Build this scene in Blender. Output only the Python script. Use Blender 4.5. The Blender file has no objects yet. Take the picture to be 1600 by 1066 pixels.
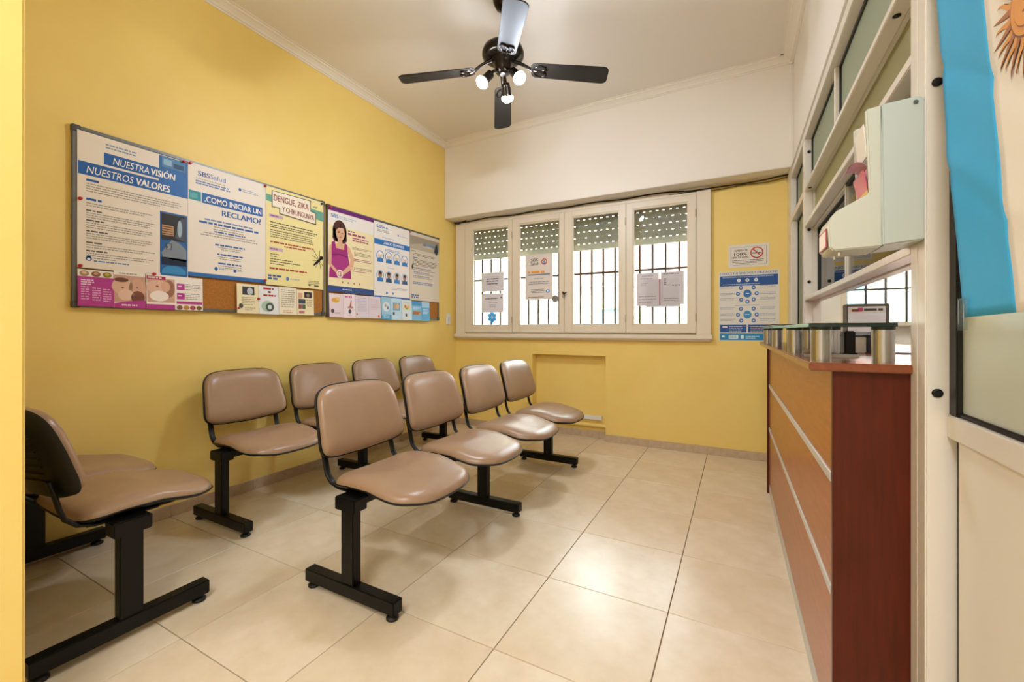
import bpy, bmesh, math, random
from mathutils import Vector, Matrix
random.seed(7)
R = math.radians
sc = bpy.context.scene
COL = sc.collection
# ------------------------------------------------------------------ camera
cam = bpy.data.cameras.new('camera'); cam_o = bpy.data.objects.new('camera', cam); COL.objects.link(cam_o)
cam.sensor_width = 36; cam.lens = 664.6 / 1600 * 36; cam.shift_y = (515.9 - 533) / 1600
cam.clip_start = 0.02
cam_o.location = (.2384, -1.2552, 1.0902); cam_o.rotation_euler = (R(90), 0, .4887)
sc.camera = cam_o
# ------------------------------------------------------------------ world, lights, exposure
w = bpy.data.worlds.new('world'); sc.world = w; w.use_nodes = True
bg = w.node_tree.nodes['Background']; bg.inputs[0].default_value = (.86, .93, 1, 1); bg.inputs[1].default_value = 14.0
def area(name, loc, rot, sx, sy, e, col=(1, 1, 1)):
    l = bpy.data.lights.new(name, 'AREA'); l.shape = 'RECTANGLE'; l.size = sx; l.size_y = sy; l.energy = e; l.color = col
    o = bpy.data.objects.new(name, l); o.location = loc; o.rotation_euler = rot; COL.objects.link(o); return o
area('hall_fill_light', (.1, -2.3, 3.12), (0, 0, 0), .5, 1.4, 46, (.94, .97, 1))  # added fill light behind the camera, no fixture seen there
area('office_fill_light', (2.0, 1.0, 3.1), (0, 0, 0), 1.0, 1.0, 28, (1, .98, .94))  # unseen light added to brighten the office behind the frosted panes
BULB = 330
sc.view_settings.view_transform = 'Standard'; sc.view_settings.look = 'None'
sc.view_settings.gamma = 1; sc.view_settings.use_curve_mapping = False
sc.view_settings.exposure = 0.68
try: sc.cycles.max_bounces = 10; sc.cycles.diffuse_bounces = 6; sc.cycles.transparent_max_bounces = 16
except Exception: pass

# ------------------------------------------------------------------ materials
def lin(h):
    if not isinstance(h, str): return (*h[:3], 1)
    c = [int(h[i:i + 2], 16) / 255 for i in (0, 2, 4)]
    return tuple(x / 12.92 if x <= .04045 else ((x + .055) / 1.055) ** 2.4 for x in c) + (1,)
MC = {}
def mat(name, col, rough=.5, metal=0, noise=None, bump=None, stretch=None, coat=0, emit=None, spec=.5):
    if name in MC: return MC[name]
    m = bpy.data.materials.new(name); m.use_nodes = True; nt = m.node_tree; b = nt.nodes['Principled BSDF']
    c = lin(col); b.inputs['Base Color'].default_value = c; b.inputs['Roughness'].default_value = rough
    b.inputs['Metallic'].default_value = metal; b.inputs['Coat Weight'].default_value = coat
    b.inputs['Specular IOR Level'].default_value = spec
    tc = None
    if noise or bump:
        tc = nt.nodes.new('ShaderNodeTexCoord'); mp = nt.nodes.new('ShaderNodeMapping'); nt.links.new(tc.outputs['Object'], mp.inputs[0])
        if stretch: mp.inputs['Scale'].default_value = stretch
    if noise:
        n = nt.nodes.new('ShaderNodeTexNoise'); n.inputs['Scale'].default_value = noise[0]; n.inputs['Detail'].default_value = 6
        n.inputs['Roughness'].default_value = .62
        nt.links.new(mp.outputs[0], n.inputs['Vector'])
        r = nt.nodes.new('ShaderNodeValToRGB'); c2 = lin(noise[1])
        r.color_ramp.elements[0].position = .32; r.color_ramp.elements[1].position = .7
        r.color_ramp.elements[0].color = c; r.color_ramp.elements[1].color = c2
        nt.links.new(n.outputs['Fac'], r.inputs[0]); nt.links.new(r.outputs[0], b.inputs['Base Color'])
    if bump:
        n2 = nt.nodes.new('ShaderNodeTexNoise'); n2.inputs['Scale'].default_value = bump[0]; n2.inputs['Detail'].default_value = 3
        nt.links.new(mp.outputs[0], n2.inputs['Vector'])
        bp = nt.nodes.new('ShaderNodeBump'); bp.inputs['Strength'].default_value = bump[1]; bp.inputs['Distance'].default_value = .002
        nt.links.new(n2.outputs['Fac'], bp.inputs['Height']); nt.links.new(bp.outputs[0], b.inputs['Normal'])
    if emit:
        b.inputs['Emission Color'].default_value = lin(emit[0]); b.inputs['Emission Strength'].default_value = emit[1]
    MC[name] = m; return m
def ink(h, rough=.45): return mat('ink_' + h, h, rough, spec=.35)
def lit_paper(name, col):
    m = bpy.data.materials.new(name); m.use_nodes = True; nt = m.node_tree; nt.nodes.clear()
    o = nt.nodes.new('ShaderNodeOutputMaterial'); d = nt.nodes.new('ShaderNodeBsdfDiffuse'); t = nt.nodes.new('ShaderNodeBsdfTranslucent'); mx = nt.nodes.new('ShaderNodeMixShader')
    mx.inputs[0].default_value = .22; d.inputs[0].default_value = lin(col); t.inputs[0].default_value = lin(col)
    nt.links.new(d.outputs[0], mx.inputs[1]); nt.links.new(t.outputs[0], mx.inputs[2]); nt.links.new(mx.outputs[0], o.inputs[0]); return m
def glass_mat(name, tint, gloss=.06, rough=0.0):
    m = bpy.data.materials.new(name); m.use_nodes = True; nt = m.node_tree; nt.nodes.clear()
    o = nt.nodes.new('ShaderNodeOutputMaterial'); t = nt.nodes.new('ShaderNodeBsdfTransparent'); g = nt.nodes.new('ShaderNodeBsdfGlossy')
    mx = nt.nodes.new('ShaderNodeMixShader'); f = nt.nodes.new('ShaderNodeFresnel'); f.inputs[0].default_value = 1.5
    t.inputs[0].default_value = lin(tint); g.inputs['Roughness'].default_value = rough
    nt.links.new(f.outputs[0], mx.inputs[0]); nt.links.new(t.outputs[0], mx.inputs[1]); nt.links.new(g.outputs[0], mx.inputs[2])
    nt.links.new(mx.outputs[0], o.inputs[0]); return m
YEL = mat('yellow_paint', 'edcf74', .5, noise=(3, 'f0d47c'), bump=(90, .05))
WHT = mat('white_paint', 'eae4da', .6, bump=(90, .04))
CEIL = mat('ceiling_paint', 'e6e0d6', .7, bump=(60, .04))
TRIM = mat('white_plaster', 'ebe5da', .55)
TILE = mat('beige_tile', 'd9c6a8', .27, noise=(7, 'e5d7bf'), bump=(40, .02))
TILE2 = mat('beige_tile_warm', 'd6c2a2', .27, noise=(6, 'e2d2b8'), bump=(40, .02))
GROUT = mat('grout', '6b5744', .8)
SKIRT = mat('skirting_tile', 'b9a184', .4, noise=(25, 'cbb598'))
BLK = mat('black_metal', '060606', .42, spec=.3)
BLKP = mat('black_plastic', '0a0a09', .45, bump=(200, .1), spec=.35)
RUB = mat('black_rubber', '0b0b0b', .6)
LEA = mat('tan_leatherette', '987b61', .31, noise=(9, '9f8268'), bump=(260, .12))
ALU = mat('white_aluminium', 'dfd9cf', .3)
ALUB = mat('brushed_aluminium', 'cfcecb', .42, .35)
GASK = mat('black_gasket', '0c0c0c', .5)
CREAM = mat('cream_gloss_paint', 'e2d7c2', .4)
SHUT = mat('shutter_grey', '8f8c80', .55)
GRIL = mat('grille_iron', '2a2220', .6, spec=.2)
CORK = mat('cork', 'b5772f', .85, noise=(120, '97601f'))
PAPER = mat('white_paper', 'eae4da', .5)
STEEL = mat('brushed_steel', 'b4b4b4', .26, 1.0)
MAHO = mat('mahogany', '5c200c', .33, noise=(5, '471808'), stretch=(14, 14, 1), spec=.3)
CHER = mat('cherry_wood', 'b0652c', .36, noise=(5, '9a5422'), stretch=(12, 1.2, 12), coat=.2)
WTOP = mat('cherry_worktop', '8a4a2c', .25, noise=(5, '7a3d22'), stretch=(10, 1, 10), coat=.25)
FANB = mat('fan_blade_black', '14110e', .5, noise=(4, '1d1712'), stretch=(2, 14, 2), spec=.3)
FANM = mat('fan_bronze', '2b241d', .25, .85)
CHRO = mat('chrome', 'd8d8d8', .12, 1)
BULBM = mat('lamp_glow', 'ffffff', .3, emit=('e8f0ff', BULB))
WGLASS = glass_mat('clear_glass', 'f4f8f6')
GSHELF = glass_mat('green_edge_glass', 'c4e0d2')
TAPE = glass_mat('clear_tape', 'e6eef0', rough=.3)
TAPE.node_tree.nodes['Fresnel'].inputs[0].default_value = 1.04
FROST = mat('frosted_glass', 'a4ad92', .55)
FROST.node_tree.nodes['Principled BSDF'].inputs['Transmission Weight'].default_value = .45
DISP = mat('dispenser_plastic', 'c8c9ba', .35)
DISPG = mat('dispenser_side', 'bcc4bd', .4)

# ------------------------------------------------------------------ mesh builder
class MB:
    def __init__(s): s.v = []; s.f = []; s.m = []; s.mats = []; s.sm = []
    def mi(s, m):
        if m not in s.mats: s.mats.append(m)
        return s.mats.index(m)
    def add(s, vs, fs, m, smooth=False):
        o = len(s.v); k = s.mi(m); s.v += [tuple(v) for v in vs]
        for f in fs: s.f.append(tuple(i + o for i in f)); s.m.append(k); s.sm.append(smooth)
        return s
    def box(s, x0, x1, y0, y1, z0, z1, m):
        v = [(x, y, z) for x in (x0, x1) for y in (y0, y1) for z in (z0, z1)]
        return s.add(v, [(0, 1, 3, 2), (4, 6, 7, 5), (0, 4, 5, 1), (2, 3, 7, 6), (0, 2, 6, 4), (1, 5, 7, 3)], m)
    def prism(s, poly, a, b, m, axis='y'):
        n = len(poly)
        def P(p, t): return {'y': (p[0], t, p[1]), 'x': (t, p[0], p[1]), 'z': (p[0], p[1], t)}[axis]
        v = [P(p, a) for p in poly] + [P(p, b) for p in poly]
        fs = [tuple(range(n)), tuple(range(2 * n - 1, n - 1, -1))] + [(i, n + i, n + (i + 1) % n, (i + 1) % n) for i in range(n)]
        return s.add(v, fs, m)
    def tube(s, pts, rad, m, n=10, cap=True, smooth=True, rad2=None, up=(0, 0, 1)):
        pts = [Vector(p) for p in pts]; rs = rad if isinstance(rad, (list, tuple)) else [rad] * len(pts)
        vs = []; fs = []
        for i, p in enumerate(pts):
            t = (pts[min(i + 1, len(pts) - 1)] - pts[max(i - 1, 0)]).normalized()
            u = Vector(up)
            if abs(u.dot(t)) > .95: u = Vector((1, 0, 0)) if abs(t.x) < .9 else Vector((0, 1, 0))
            a = t.cross(u).normalized(); b = a.cross(t).normalized()
            for k in range(n):
                th = 2 * math.pi * k / n
                vs.append(p + a * math.cos(th) * rs[i] + b * math.sin(th) * (rad2 if rad2 else rs[i]))
        for i in range(len(pts) - 1):
            for k in range(n):
                fs.append((i * n + k, i * n + (k + 1) % n, (i + 1) * n + (k + 1) % n, (i + 1) * n + k))
        s.add(vs, fs, m, smooth)
        if cap:
            s.add(vs[:n], [tuple(range(n - 1, -1, -1))], m); s.add(vs[-n:], [tuple(range(n))], m)
        return s
    def lathe(s, prof, m, c=(0, 0, 0), n=24, smooth=True, mat4=None):
        vs = []; fs = []
        for r, z in prof:
            for k in range(n):
                th = 2 * math.pi * k / n; v = Vector((r * math.cos(th), r * math.sin(th), z))
                if mat4: v = mat4 @ v
                vs.append(v + Vector(c))
        for i in range(len(prof) - 1):
            for k in range(n):
                fs.append((i * n + k, i * n + (k + 1) % n, (i + 1) * n + (k + 1) % n, (i + 1) * n + k))
        s.add(vs, fs, m, smooth)
        s.add(vs[:n], [tuple(range(n - 1, -1, -1))], m); s.add(vs[-n:], [tuple(range(n))], m)
        return s
    def mesh(s, name, bevel=0, seg=2):
        me = bpy.data.meshes.new(name); me.from_pydata(s.v, [], s.f)
        for m in s.mats: me.materials.append(m)
        me.polygons.foreach_set('material_index', s.m); me.polygons.foreach_set('use_smooth', s.sm)
        bm = bmesh.new(); bm.from_mesh(me)
        bmesh.ops.recalc_face_normals(bm, faces=bm.faces)
        if bevel:
            es = [e for e in bm.edges if len(e.link_faces) == 2 and e.calc_face_angle(0) > .5]
            bmesh.ops.bevel(bm, geom=es, offset=bevel, segments=seg, affect='EDGES', clamp_overlap=True)
        bm.to_mesh(me); bm.free(); me.update(); return me
    def build(s, name, parent=None, bevel=0, seg=2, loc=None, rz=0):
        return link(name, s.mesh(name, bevel, seg), parent, loc, rz)
def link(name, data, parent=None, loc=None, rz=0):
    o = bpy.data.objects.new(name, data); COL.objects.link(o)
    if parent: o.parent = parent
    if loc: o.location = loc
    if rz: o.rotation_euler = (0, 0, rz)
    return o
def tag(o, label=None, cat=None, group=None, kind=None):
    for k, v in (('label', label), ('category', cat), ('group', group), ('kind', kind)):
        if v: o[k] = v
    return o
def thing(name, label, cat, loc=(0, 0, 0), rz=0, group=None): return tag(link(name, None, None, loc, rz), label, cat, group)
def struct(o, label): return tag(o, label, None, None, 'structure')
def B(*a): return MB().box(*a)
def copy_tree(o, parent=None):
    c = o.copy(); COL.objects.link(c)
    if parent: c.parent = parent
    for ch in list(o.children): copy_tree(ch, c)
    return c

XL, YB, YS, ZC, XP = -2.69, 2.846, 2.63, 3.18, .593
YN = -3.4
# ------------------------------------------------------------------ the shell
fl = struct(B(XL - .2, 3.0, YN, 3.1, -.12, -.006, GROUT).build('floor'), 'beige ceramic tile floor with thin dark grout lines')
ty = .47655; cache = {}
def tile_piece(name, x0, x1, y0, y1, z0, z1, m, parent, bev=.0012):
    key = (round(x1 - x0, 3), round(y1 - y0, 3), round(z1 - z0, 3), m.name)
    if key not in cache: cache[key] = B(0, x1 - x0, 0, y1 - y0, 0, z1 - z0, m).mesh(name, bev, 1)
    return link(name, cache[key], parent, (x0, y0, z0))
g = .0016
for i in range(-6, 2):
    for j in range(-8, 7):
        x0, x1 = max(i * .5, XL), min(i * .5 + .5, .62); y0, y1 = max(j * ty, YN), min(j * ty + ty, YB)
        if x1 - x0 < .02 or y1 - y0 < .02: continue
        tile_piece('floor_tile', x0 + g, x1 - g, y0 + g, y1 - g, -.008, 0, (TILE, TILE2)[(i * 3 + j * 5) % 2], fl)
tile_piece('floor_tile', -1.69, -1.502, YB, YB + .098, -.008, 0, TILE, fl)
tile_piece('floor_tile', -1.498, -1.002, YB, YB + .098, -.008, 0, TILE2, fl)
tile_piece('floor_tile', -.998, -.91, YB, YB + .098, -.008, 0, TILE, fl)
struct(B(XL - .2, 3.0, YN - .1, 3.1, ZC, ZC + .12, CEIL).build('ceiling'), 'plain cream white ceiling with plaster moulding around it')
struct(B(XL - .2, XL, YN, 3.1, -.006, ZC, YEL).build('wall_left'), 'long yellow wall on the left holding the notice boards')
wb = MB()
WX0, WX1, WZ0, WZ1 = -2.56, -.06, 1.04, 2.31
OX0, OX1, OZ0, OZ1 = .94, 2.1, 1.15, 2.2
NX0, NX1, NZ = -1.695, -.905, .836
wb.box(XL, NX0, YB, 3.1, -.006, WZ0, YEL); wb.box(NX0, NX1, 2.946, 3.1, -.006, NZ, YEL); wb.box(NX0, NX1, YB, 3.1, NZ, WZ0, YEL)
wb.box(NX1, .66, YB, 3.1, -.006, WZ0, YEL); wb.box(XL, WX0, YB, 3.1, WZ0, WZ1, YEL); wb.box(WX1, .66, YB, 3.1, WZ0, WZ1, YEL)
wb.box(XL, .66, YB, 3.1, WZ1, ZC, YEL)
wb.box(.66, 3.0, YB, 3.1, -.006, OZ0, WHT); wb.box(.66, OX0, YB, 3.1, OZ0, OZ1, WHT); wb.box(OX1, 3.0, YB, 3.1, OZ0, OZ1, WHT)
wb.box(.66, 3.0, YB, 3.1, OZ1, ZC, WHT)
struct(wb.build('wall_back'), 'yellow back wall with the window and a shallow niche below it')
struct(B(XL, .612, YS, YB, 2.345, ZC, WHT).build('trim_1', bevel=.004), 'white boxed bulkhead above the window along the back wall')
struct(B(.612, .76, YN, YB, 2.30, ZC, WHT).build('wall_right', bevel=.003), 'white upper right wall above the aluminium glazing')
struct(B(XL, -1.30, -1.06, -.895, -.006, ZC, YEL).build('wall_front', bevel=.006), 'yellow wall end close by at the left edge')
struct(B(XL, .76, YN - .1, YN, -.006, ZC, WHT).build('wall_near'), 'cream wall of the hall out of view')
struct(B(.63, .76, YN, -1.02, -.006, 2.30, WHT).build('wall_hall'), 'cream wall beside the hall out of view')
struct(B(3.0, 3.1, YN, 3.1, -.006, ZC, WHT).build('wall_office'), 'cream far wall of the office behind the counter')
struct(B(.76, 3.0, -1.1, -1.0, -.006, ZC, WHT).build('wall_office_near'), 'cream near wall of the office behind the counter')
# crown moulding, stepped cove
CP = [(0, 0), (0, -.045), (.008, -.045), (.010, -.038), (.02, -.036), (.03, -.026), (.052, -.014), (.070, -.010), (.072, -.004), (.09, -.004), (.09, 0)]
def crown(n, a, b, axis, flip, label):
    m = MB()
    if axis == 'y': m.prism([(XL + p[0], ZC + p[1]) for p in CP] if not flip else [(.612 - p[0], ZC + p[1]) for p in CP], a, b, TRIM, 'y')
    else: m.prism([(YS - p[0], ZC + p[1]) for p in CP], a, b, TRIM, 'x')
    struct(m.build('trim_%d' % n), label)
crown(2, YN, YS, 'y', False, 'white stepped crown moulding above the yellow left wall')
crown(3, XL, .612, 'x', False, 'white stepped crown moulding on the bulkhead of the back wall')
crown(4, YN, YS, 'y', True, 'white stepped crown moulding above the right wall')
# baseboards of cut tiles
def skirt(name, label): return struct(link(name, None), label)
bl = skirt('baseboard_left', 'greyish beige tile skirting along the left wall')
for j in range(-2, 7):
    y0, y1 = max(j * ty, -.895), min(j * ty + ty, YB)
    if y1 - y0 > .03: tile_piece('skirting_tile', XL, XL + .011, y0 + .001, y1 - .001, 0, .07, SKIRT, bl, .001)
bb = skirt('baseboard_back', 'greyish beige tile skirting along the back wall')
for x0, x1 in [(XL + .011, -2.5), (-2.5, -2.0), (-2.0, NX0), (NX1, -.5), (-.5, 0), (0, .45)]:
    tile_piece('skirting_tile', x0 + .001, x1 - .001, YB - .011, YB, 0, .07, SKIRT, bb, .001)
for x0, x1 in [(NX0, -1.5), (-1.5, -1.0), (-1.0, NX1)]:
    tile_piece('skirting_tile', x0 + .001, x1 - .001, 2.935, 2.946, 0, .07, SKIRT, bb, .001)
tile_piece('skirting_tile', NX1 - .011, NX1, YB, 2.935, 0, .07, SKIRT, bb, .001)

# ------------------------------------------------------------------ printing on paper: flat inks laid on a sheet
def text2d(s, size, bold=0, shear=0, cw=1.0):
    cu = bpy.data.curves.new('t', 'FONT'); cu.body = s; cu.size = size; cu.offset = bold * size; cu.shear = shear
    cu.resolution_u = 3; cu.fill_mode = 'FRONT'
    o = bpy.data.objects.new('t', cu); me = o.to_mesh()
    vs = [(v.co.x * cw, v.co.y) for v in me.vertices]; fs = [tuple(p.vertices) for p in me.polygons]
    o.to_mesh_clear(); bpy.data.objects.remove(o); bpy.data.curves.remove(cu)
    return vs, fs
def clusters(mb):
    """split a flat print into its separate pictures: faces whose boxes touch or nearly touch stay together"""
    bx = []
    for k, f in enumerate(mb.f):
        xs = [mb.v[i][0] for i in f]; zs = [mb.v[i][2] for i in f]; bx.append([min(xs), max(xs), min(zs), max(zs), [k]])
    go = True
    while go:
        go = False; out = []
        for b in bx:
            for c in out:
                g_ = .35 * max(min(b[1] - b[0], b[3] - b[2]), min(c[1] - c[0], c[3] - c[2]))
                if b[0] - g_ < c[1] and c[0] - g_ < b[1] and b[2] - g_ < c[3] and c[2] - g_ < b[3]:
                    c[0] = min(b[0], c[0]); c[1] = max(b[1], c[1]); c[2] = min(b[2], c[2]); c[3] = max(b[3], c[3]); c[4] += b[4]; go = True; break
            else: out.append(b)
        bx = out
    for b in bx:
        m = MB()
        for k in b[4]: m.add([mb.v[i] for i in mb.f[k]], [tuple(range(len(mb.f[k])))], mb.mats[mb.m[k]])
        yield m
class Print:
    """flat print; u to the right, v up, in metres from the sheet's lower left corner; k = layer"""
    def __init__(s, t=.001): s.parts = {'printed_picture': MB(), 'printed_lettering': MB()}; s.cur = 'printed_picture'; s.t = t
    def put(s, pts, fs, col, k): s.parts[s.cur].add([(p[0], -s.t - .00035 * k, p[1]) for p in pts], fs, ink(col) if isinstance(col, str) else col)
    def rect(s, x0, y0, x1, y1, col, k=1): s.put([(x0, y0), (x1, y0), (x1, y1), (x0, y1)], [(0, 1, 2, 3)], col, k); return s
    def poly(s, pts, col, k=1): s.put(pts, [tuple(range(len(pts)))], col, k); return s
    def ell(s, cx, cy, rx, ry, col, k=1, n=20, a=0):
        ca, sa = math.cos(a), math.sin(a); P = []
        for i in range(n):
            t = 2 * math.pi * i / n; x, y = rx * math.cos(t), ry * math.sin(t); P.append((cx + x * ca - y * sa, cy + x * sa + y * ca))
        return s.poly(P, col, k)
    def ring(s, cx, cy, r, w, col, k=1, n=24):
        P = []
        for i in range(n):
            t = 2 * math.pi * i / n; c, d = math.cos(t), math.sin(t); P += [(cx + r * c, cy + r * d), (cx + (r - w) * c, cy + (r - w) * d)]
        s.put(P, [(2 * i, (2 * i + 2) % (2 * n), (2 * i + 3) % (2 * n), 2 * i + 1) for i in range(n)], col, k); return s
    def text(s, t, x, y, wid, h, col, k=2, bold=.012, shear=0, al='l', rot=0):
        vs, fs = text2d(t, 1, 0, shear)
        if not vs: return s
        x0 = min(v[0] for v in vs); x1 = max(v[0] for v in vs)
        sx = (wid / (x1 - x0)) if wid else h / .73; sy = h / .73
        if not wid: wid = (x1 - x0) * sx
        ox = x - {'l': 0, 'c': wid / 2, 'r': wid}[al]; c, d = math.cos(rot), math.sin(rot)
        P = [((v[0] - x0) * sx, v[1] * sy) for v in vs]
        s.cur = 'printed_lettering'
        for q, dx in enumerate((0,) if bold < .01 else (-bold * 1.1 * sx, 0, bold * 1.1 * sx)):
            s.put([(ox + (p[0] + dx) * c - p[1] * d, y + (p[0] + dx) * d + p[1] * c) for p in P], fs, col, k + .2 * q)
        s.cur = 'printed_picture'; return s
    def lines(s, x, y, wid, n, dy, col, th=.45, k=2, al='l', ragged=.3):
        s.cur = 'printed_lettering'
        for i in range(n):
            ww = wid * (1 - (random.random() * ragged if (i == n - 1 or al == 'c') else random.random() * .06))
            xx = x if al == 'l' else x + (wid - ww) / 2; e = xx + ww; h = dy * th * .82
            while xx < e - h * .6:
                l = min(h * random.uniform(1.2, 4.5), e - xx)
                s.rect(xx, y - i * dy - h, xx + l, y - i * dy, col, k); xx += l + h * .55
        s.cur = 'printed_picture'; return s
def sheet(name, label, cat, loc, rz, wd, ht, paper, pr=None, group=None, t=.001, curl=0, part='print'):
    """a paper sheet standing in its own x-z plane, facing its -y"""
    m = MB(); n = 1; vs = []; fs = []
    for i in range(n + 1):
        z = ht * i / n; y = -curl * (1 - i / n)
        vs += [(0, y, z), (wd, y, z), (0, y - t, z), (wd, y - t, z)]
    for i in range(n):
        a = 4 * i; b = a + 4
        fs += [(a, a + 1, b + 1, b), (a + 2, b + 2, b + 3, a + 3), (a, b, b + 2, a + 2), (a + 1, a + 3, b + 3, b + 1)]
    fs += [(0, 2, 3, 1), (4 * n, 4 * n + 1, 4 * n + 3, 4 * n + 2)]
    m.add(vs, fs, paper if not isinstance(paper, str) else ink(paper))
    o = m.build(name, None, loc=loc, rz=rz); tag(o, label, cat, group)
    if pr:
        for part, mb in pr.parts.items():
            if curl: mb.v = [(v[0], v[1] - curl * (1 - v[2] / ht), v[2]) for v in mb.v]
            if not mb.f: continue
            if part == 'printed_lettering': mb.build(part, o)['kind'] = 'stuff'
            else:
                for c in clusters(mb): c.build(part, o)
    return o
BLU, CY, DK, GRY, MAG, RED, SKIN, HAIR = '1d5ea8', '3f9fd6', '4f4a45', '9d9890', 'b53a8c', 'a8322c', 'dcae8c', '4a2620'
RZL = R(90)
# ------------------------------------------------------------------ notice boards
def board(y0, y1, z0, z1, label):
    t = thing('notice_board', label, 'notice board', (XL, y0, z0), RZL)
    W, H = y1 - y0, z1 - z0; f = .018
    B(f, W - f, -.014, -.002, f, H - f, CORK).build('cork_panel', t)
    for a in [(0, W, -.022, 0, 0, f), (0, W, -.022, 0, H - f, H), (0, f, -.022, 0, f, H - f), (W - f, W, -.022, 0, f, H - f)]:
        B(*a, mat('board_frame_alu', '6f6f6c', .4, .5)).build('frame_rail', t, bevel=.002)
    for cx in (0, W - .03):
        for cz in (0, H - .03):
            B(cx - .002, cx + .032, -.025, -.001, cz - .002, cz + .032, mat('board_corner', '4f4d49', .5)).build('frame_corner', t, bevel=.003)
    return t
board(-.42, 1.035, 1.205, 2.112, 'large aluminium framed cork notice board nearest the camera on yellow wall')
board(1.058, 2.503, 1.198, 2.102, 'aluminium framed cork notice board nearer the window')
XB = XL + .025
def wall_l(name, label, cat, y, z, wd, ht, paper, pr, group=None, lift=0, curl=0):
    return sheet(name, label, cat, (XB + lift, y, z), RZL, wd, ht, paper, pr, group, curl=curl)
# A: nuestra vision
p = Print()
p.lines(.108, .655, .13, 2, .016, '6f8fb5', .5); p.rect(.003, .469, .338, .535, BLU); p.rect(.102, .546, .338, .607, BLU)
p.rect(.3385, .476, .482, .682, '2a66a6'); p.rect(.352, .62, .47, .678, '4d7fb0', 2); p.rect(.36, .634, .40, .668, '8fb4d0', 3); p.rect(.41, .628, .46, .655, '274a70', 3)
p.rect(.3385, .469, .482, .607, '2567b0', 2)
p.text('NUESTRA', .137, .557, .155, .038, 'f4f1ea', 4, .0, .2); p.text('VISIÓN', .302, .557, .115, .038, 'f4f1ea', 4, .03, .12)
p.text('NUESTROS', .034, .481, .19, .039, 'f4f1ea', 4, .0, .2); p.text('VALORES', .236, .481, .155, .039, 'f4f1ea', 4, .03, .12)
p.lines(.033, .452, .06, 1, .016, BLU, .9); p.lines(.033, .430, .42, 4, .0125, GRY, .5)
p.lines(.033, .355, .08, 1, .015, BLU, .9); p.lines(.033, .332, .29, 2, .0125, GRY, .5)
for v in (.296, .246, .192, .134, .092):
    p.lines(.033, v, .09, 1, .012, DK, .7); p.lines(.033, v - .014, .288, 3 if v > .16 else 2, .0115, GRY, .5)
p.ell(.043, .048, .012, .012, BLU); p.poly([(.043, .072), (.033, .055), (.053, .055)], BLU); p.ell(.043, .046, .006, .006, 'f0ece4', 2)
p.lines(.062, .055, .10, 1, .01, GRY, .6); p.lines(.062, .042, .17, 1, .011, '5b83b8', .7)
p.rect(.343, .012, .480, .365, '2b62a0'); p.rect(.350, .205, .474, .355, '2a2624', 2); p.rect(.352, .232, .41, .29, 'b98f63', 3)
for q in range(4): p.rect(.352, .238 + q * .013, .405, .243 + q * .013, '5d4128', 4)
p.poly([(.415, .225), (.474, .205), (.474, .35), (.44, .335)], '4a525e', 3); p.ell(.44, .28, .012, .05, '9fb0be', 4)
p.poly([(.350, .13), (.40, .21), (.44, .195), (.474, .16), (.474, .09), (.36, .10)], '7f8a96', 3); p.rect(.372, .150, .40, .185, '2e3540', 4)
for q in range(4): p.rect(.378, .153 + q * .008, .396, .157 + q * .008, 'c4ccd2', 5)
p.rect(.350, .062, .474, .105, '15233b', 3); p.ell(.411, .02, .06, .04, '3d8cc4', 4); p.rect(.345, .0, .478, .012, '2b62a0', 5)
wall_l('poster', 'white and blue wall poster headed NUESTRA VISIÓN, NUESTROS VALORES', 'poster', -.403, 1.404, .483, .686, 'e9dfd2', p)
# B: como iniciar un reclamo
p = Print()
p.text('SBS', .053, .604, .066, .03, '1c4f96', 2, .02); p.text('Salud', .122, .604, .089, .03, '2b6fb5', 2, 0)
p.lines(.04, .588, .18, 1, .011, GRY, .5); p.lines(.04, .574, .2, 2, .014, '5d7fae', .7)
p.ell(.30, .588, .009, .011, BLU); p.lines(.318, .595, .10, 1, .009, '8fa3c0', .6); p.lines(.318, .583, .13, 1, .009, '8fa3c0', .6)
p.rect(.004, .448, .069, .505, '2f8f9e'); p.rect(.010, .46, .05, .49, '58a9ad', 2); p.rect(.074, .443, .449, .506, BLU)
p.text('.COMO INICIAR UN', .09, .455, .35, .037, 'f4f1ea', 3, .02); p.text('RECLAMO?', .19, .388, .248, .038, BLU, 3, .03)
p.lines(.055, .352, .36, 1, .019, '6d8bb4', .6, al='c'); p.lines(.055, .333, .37, 1, .02, '2f62a5', .75, al='c')
p.lines(.13, .312, .2, 2, .015, 'a09a93', .5, al='c'); p.lines(.13, .284, .22, 1, .015, '2f62a5', .7, al='c'); p.lines(.06, .268, .36, 2, .015, GRY, .5, al='c', ragged=.15)
for v in (.205, .146, .09): p.lines(.14, v, .2, 1, .016, '2f62a5', .75, al='c'); p.lines(.16, v - .018, .16, 2, .012, GRY, .5, al='c')
for u in (.155, .268): p.ell(u, .048, .010, .012, BLU); p.lines(u + .016, .052, .045, 1, .009, '8fa3c0', .8)
p.rect(0, -.012, .473, .012, '2a6ab0')
wall_l('poster', 'white poster headed COMO INICIAR UN RECLAMO with blue title bar', 'poster', .079, 1.428, .473, .67, 'ebe2d6', p, lift=.002)
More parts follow.
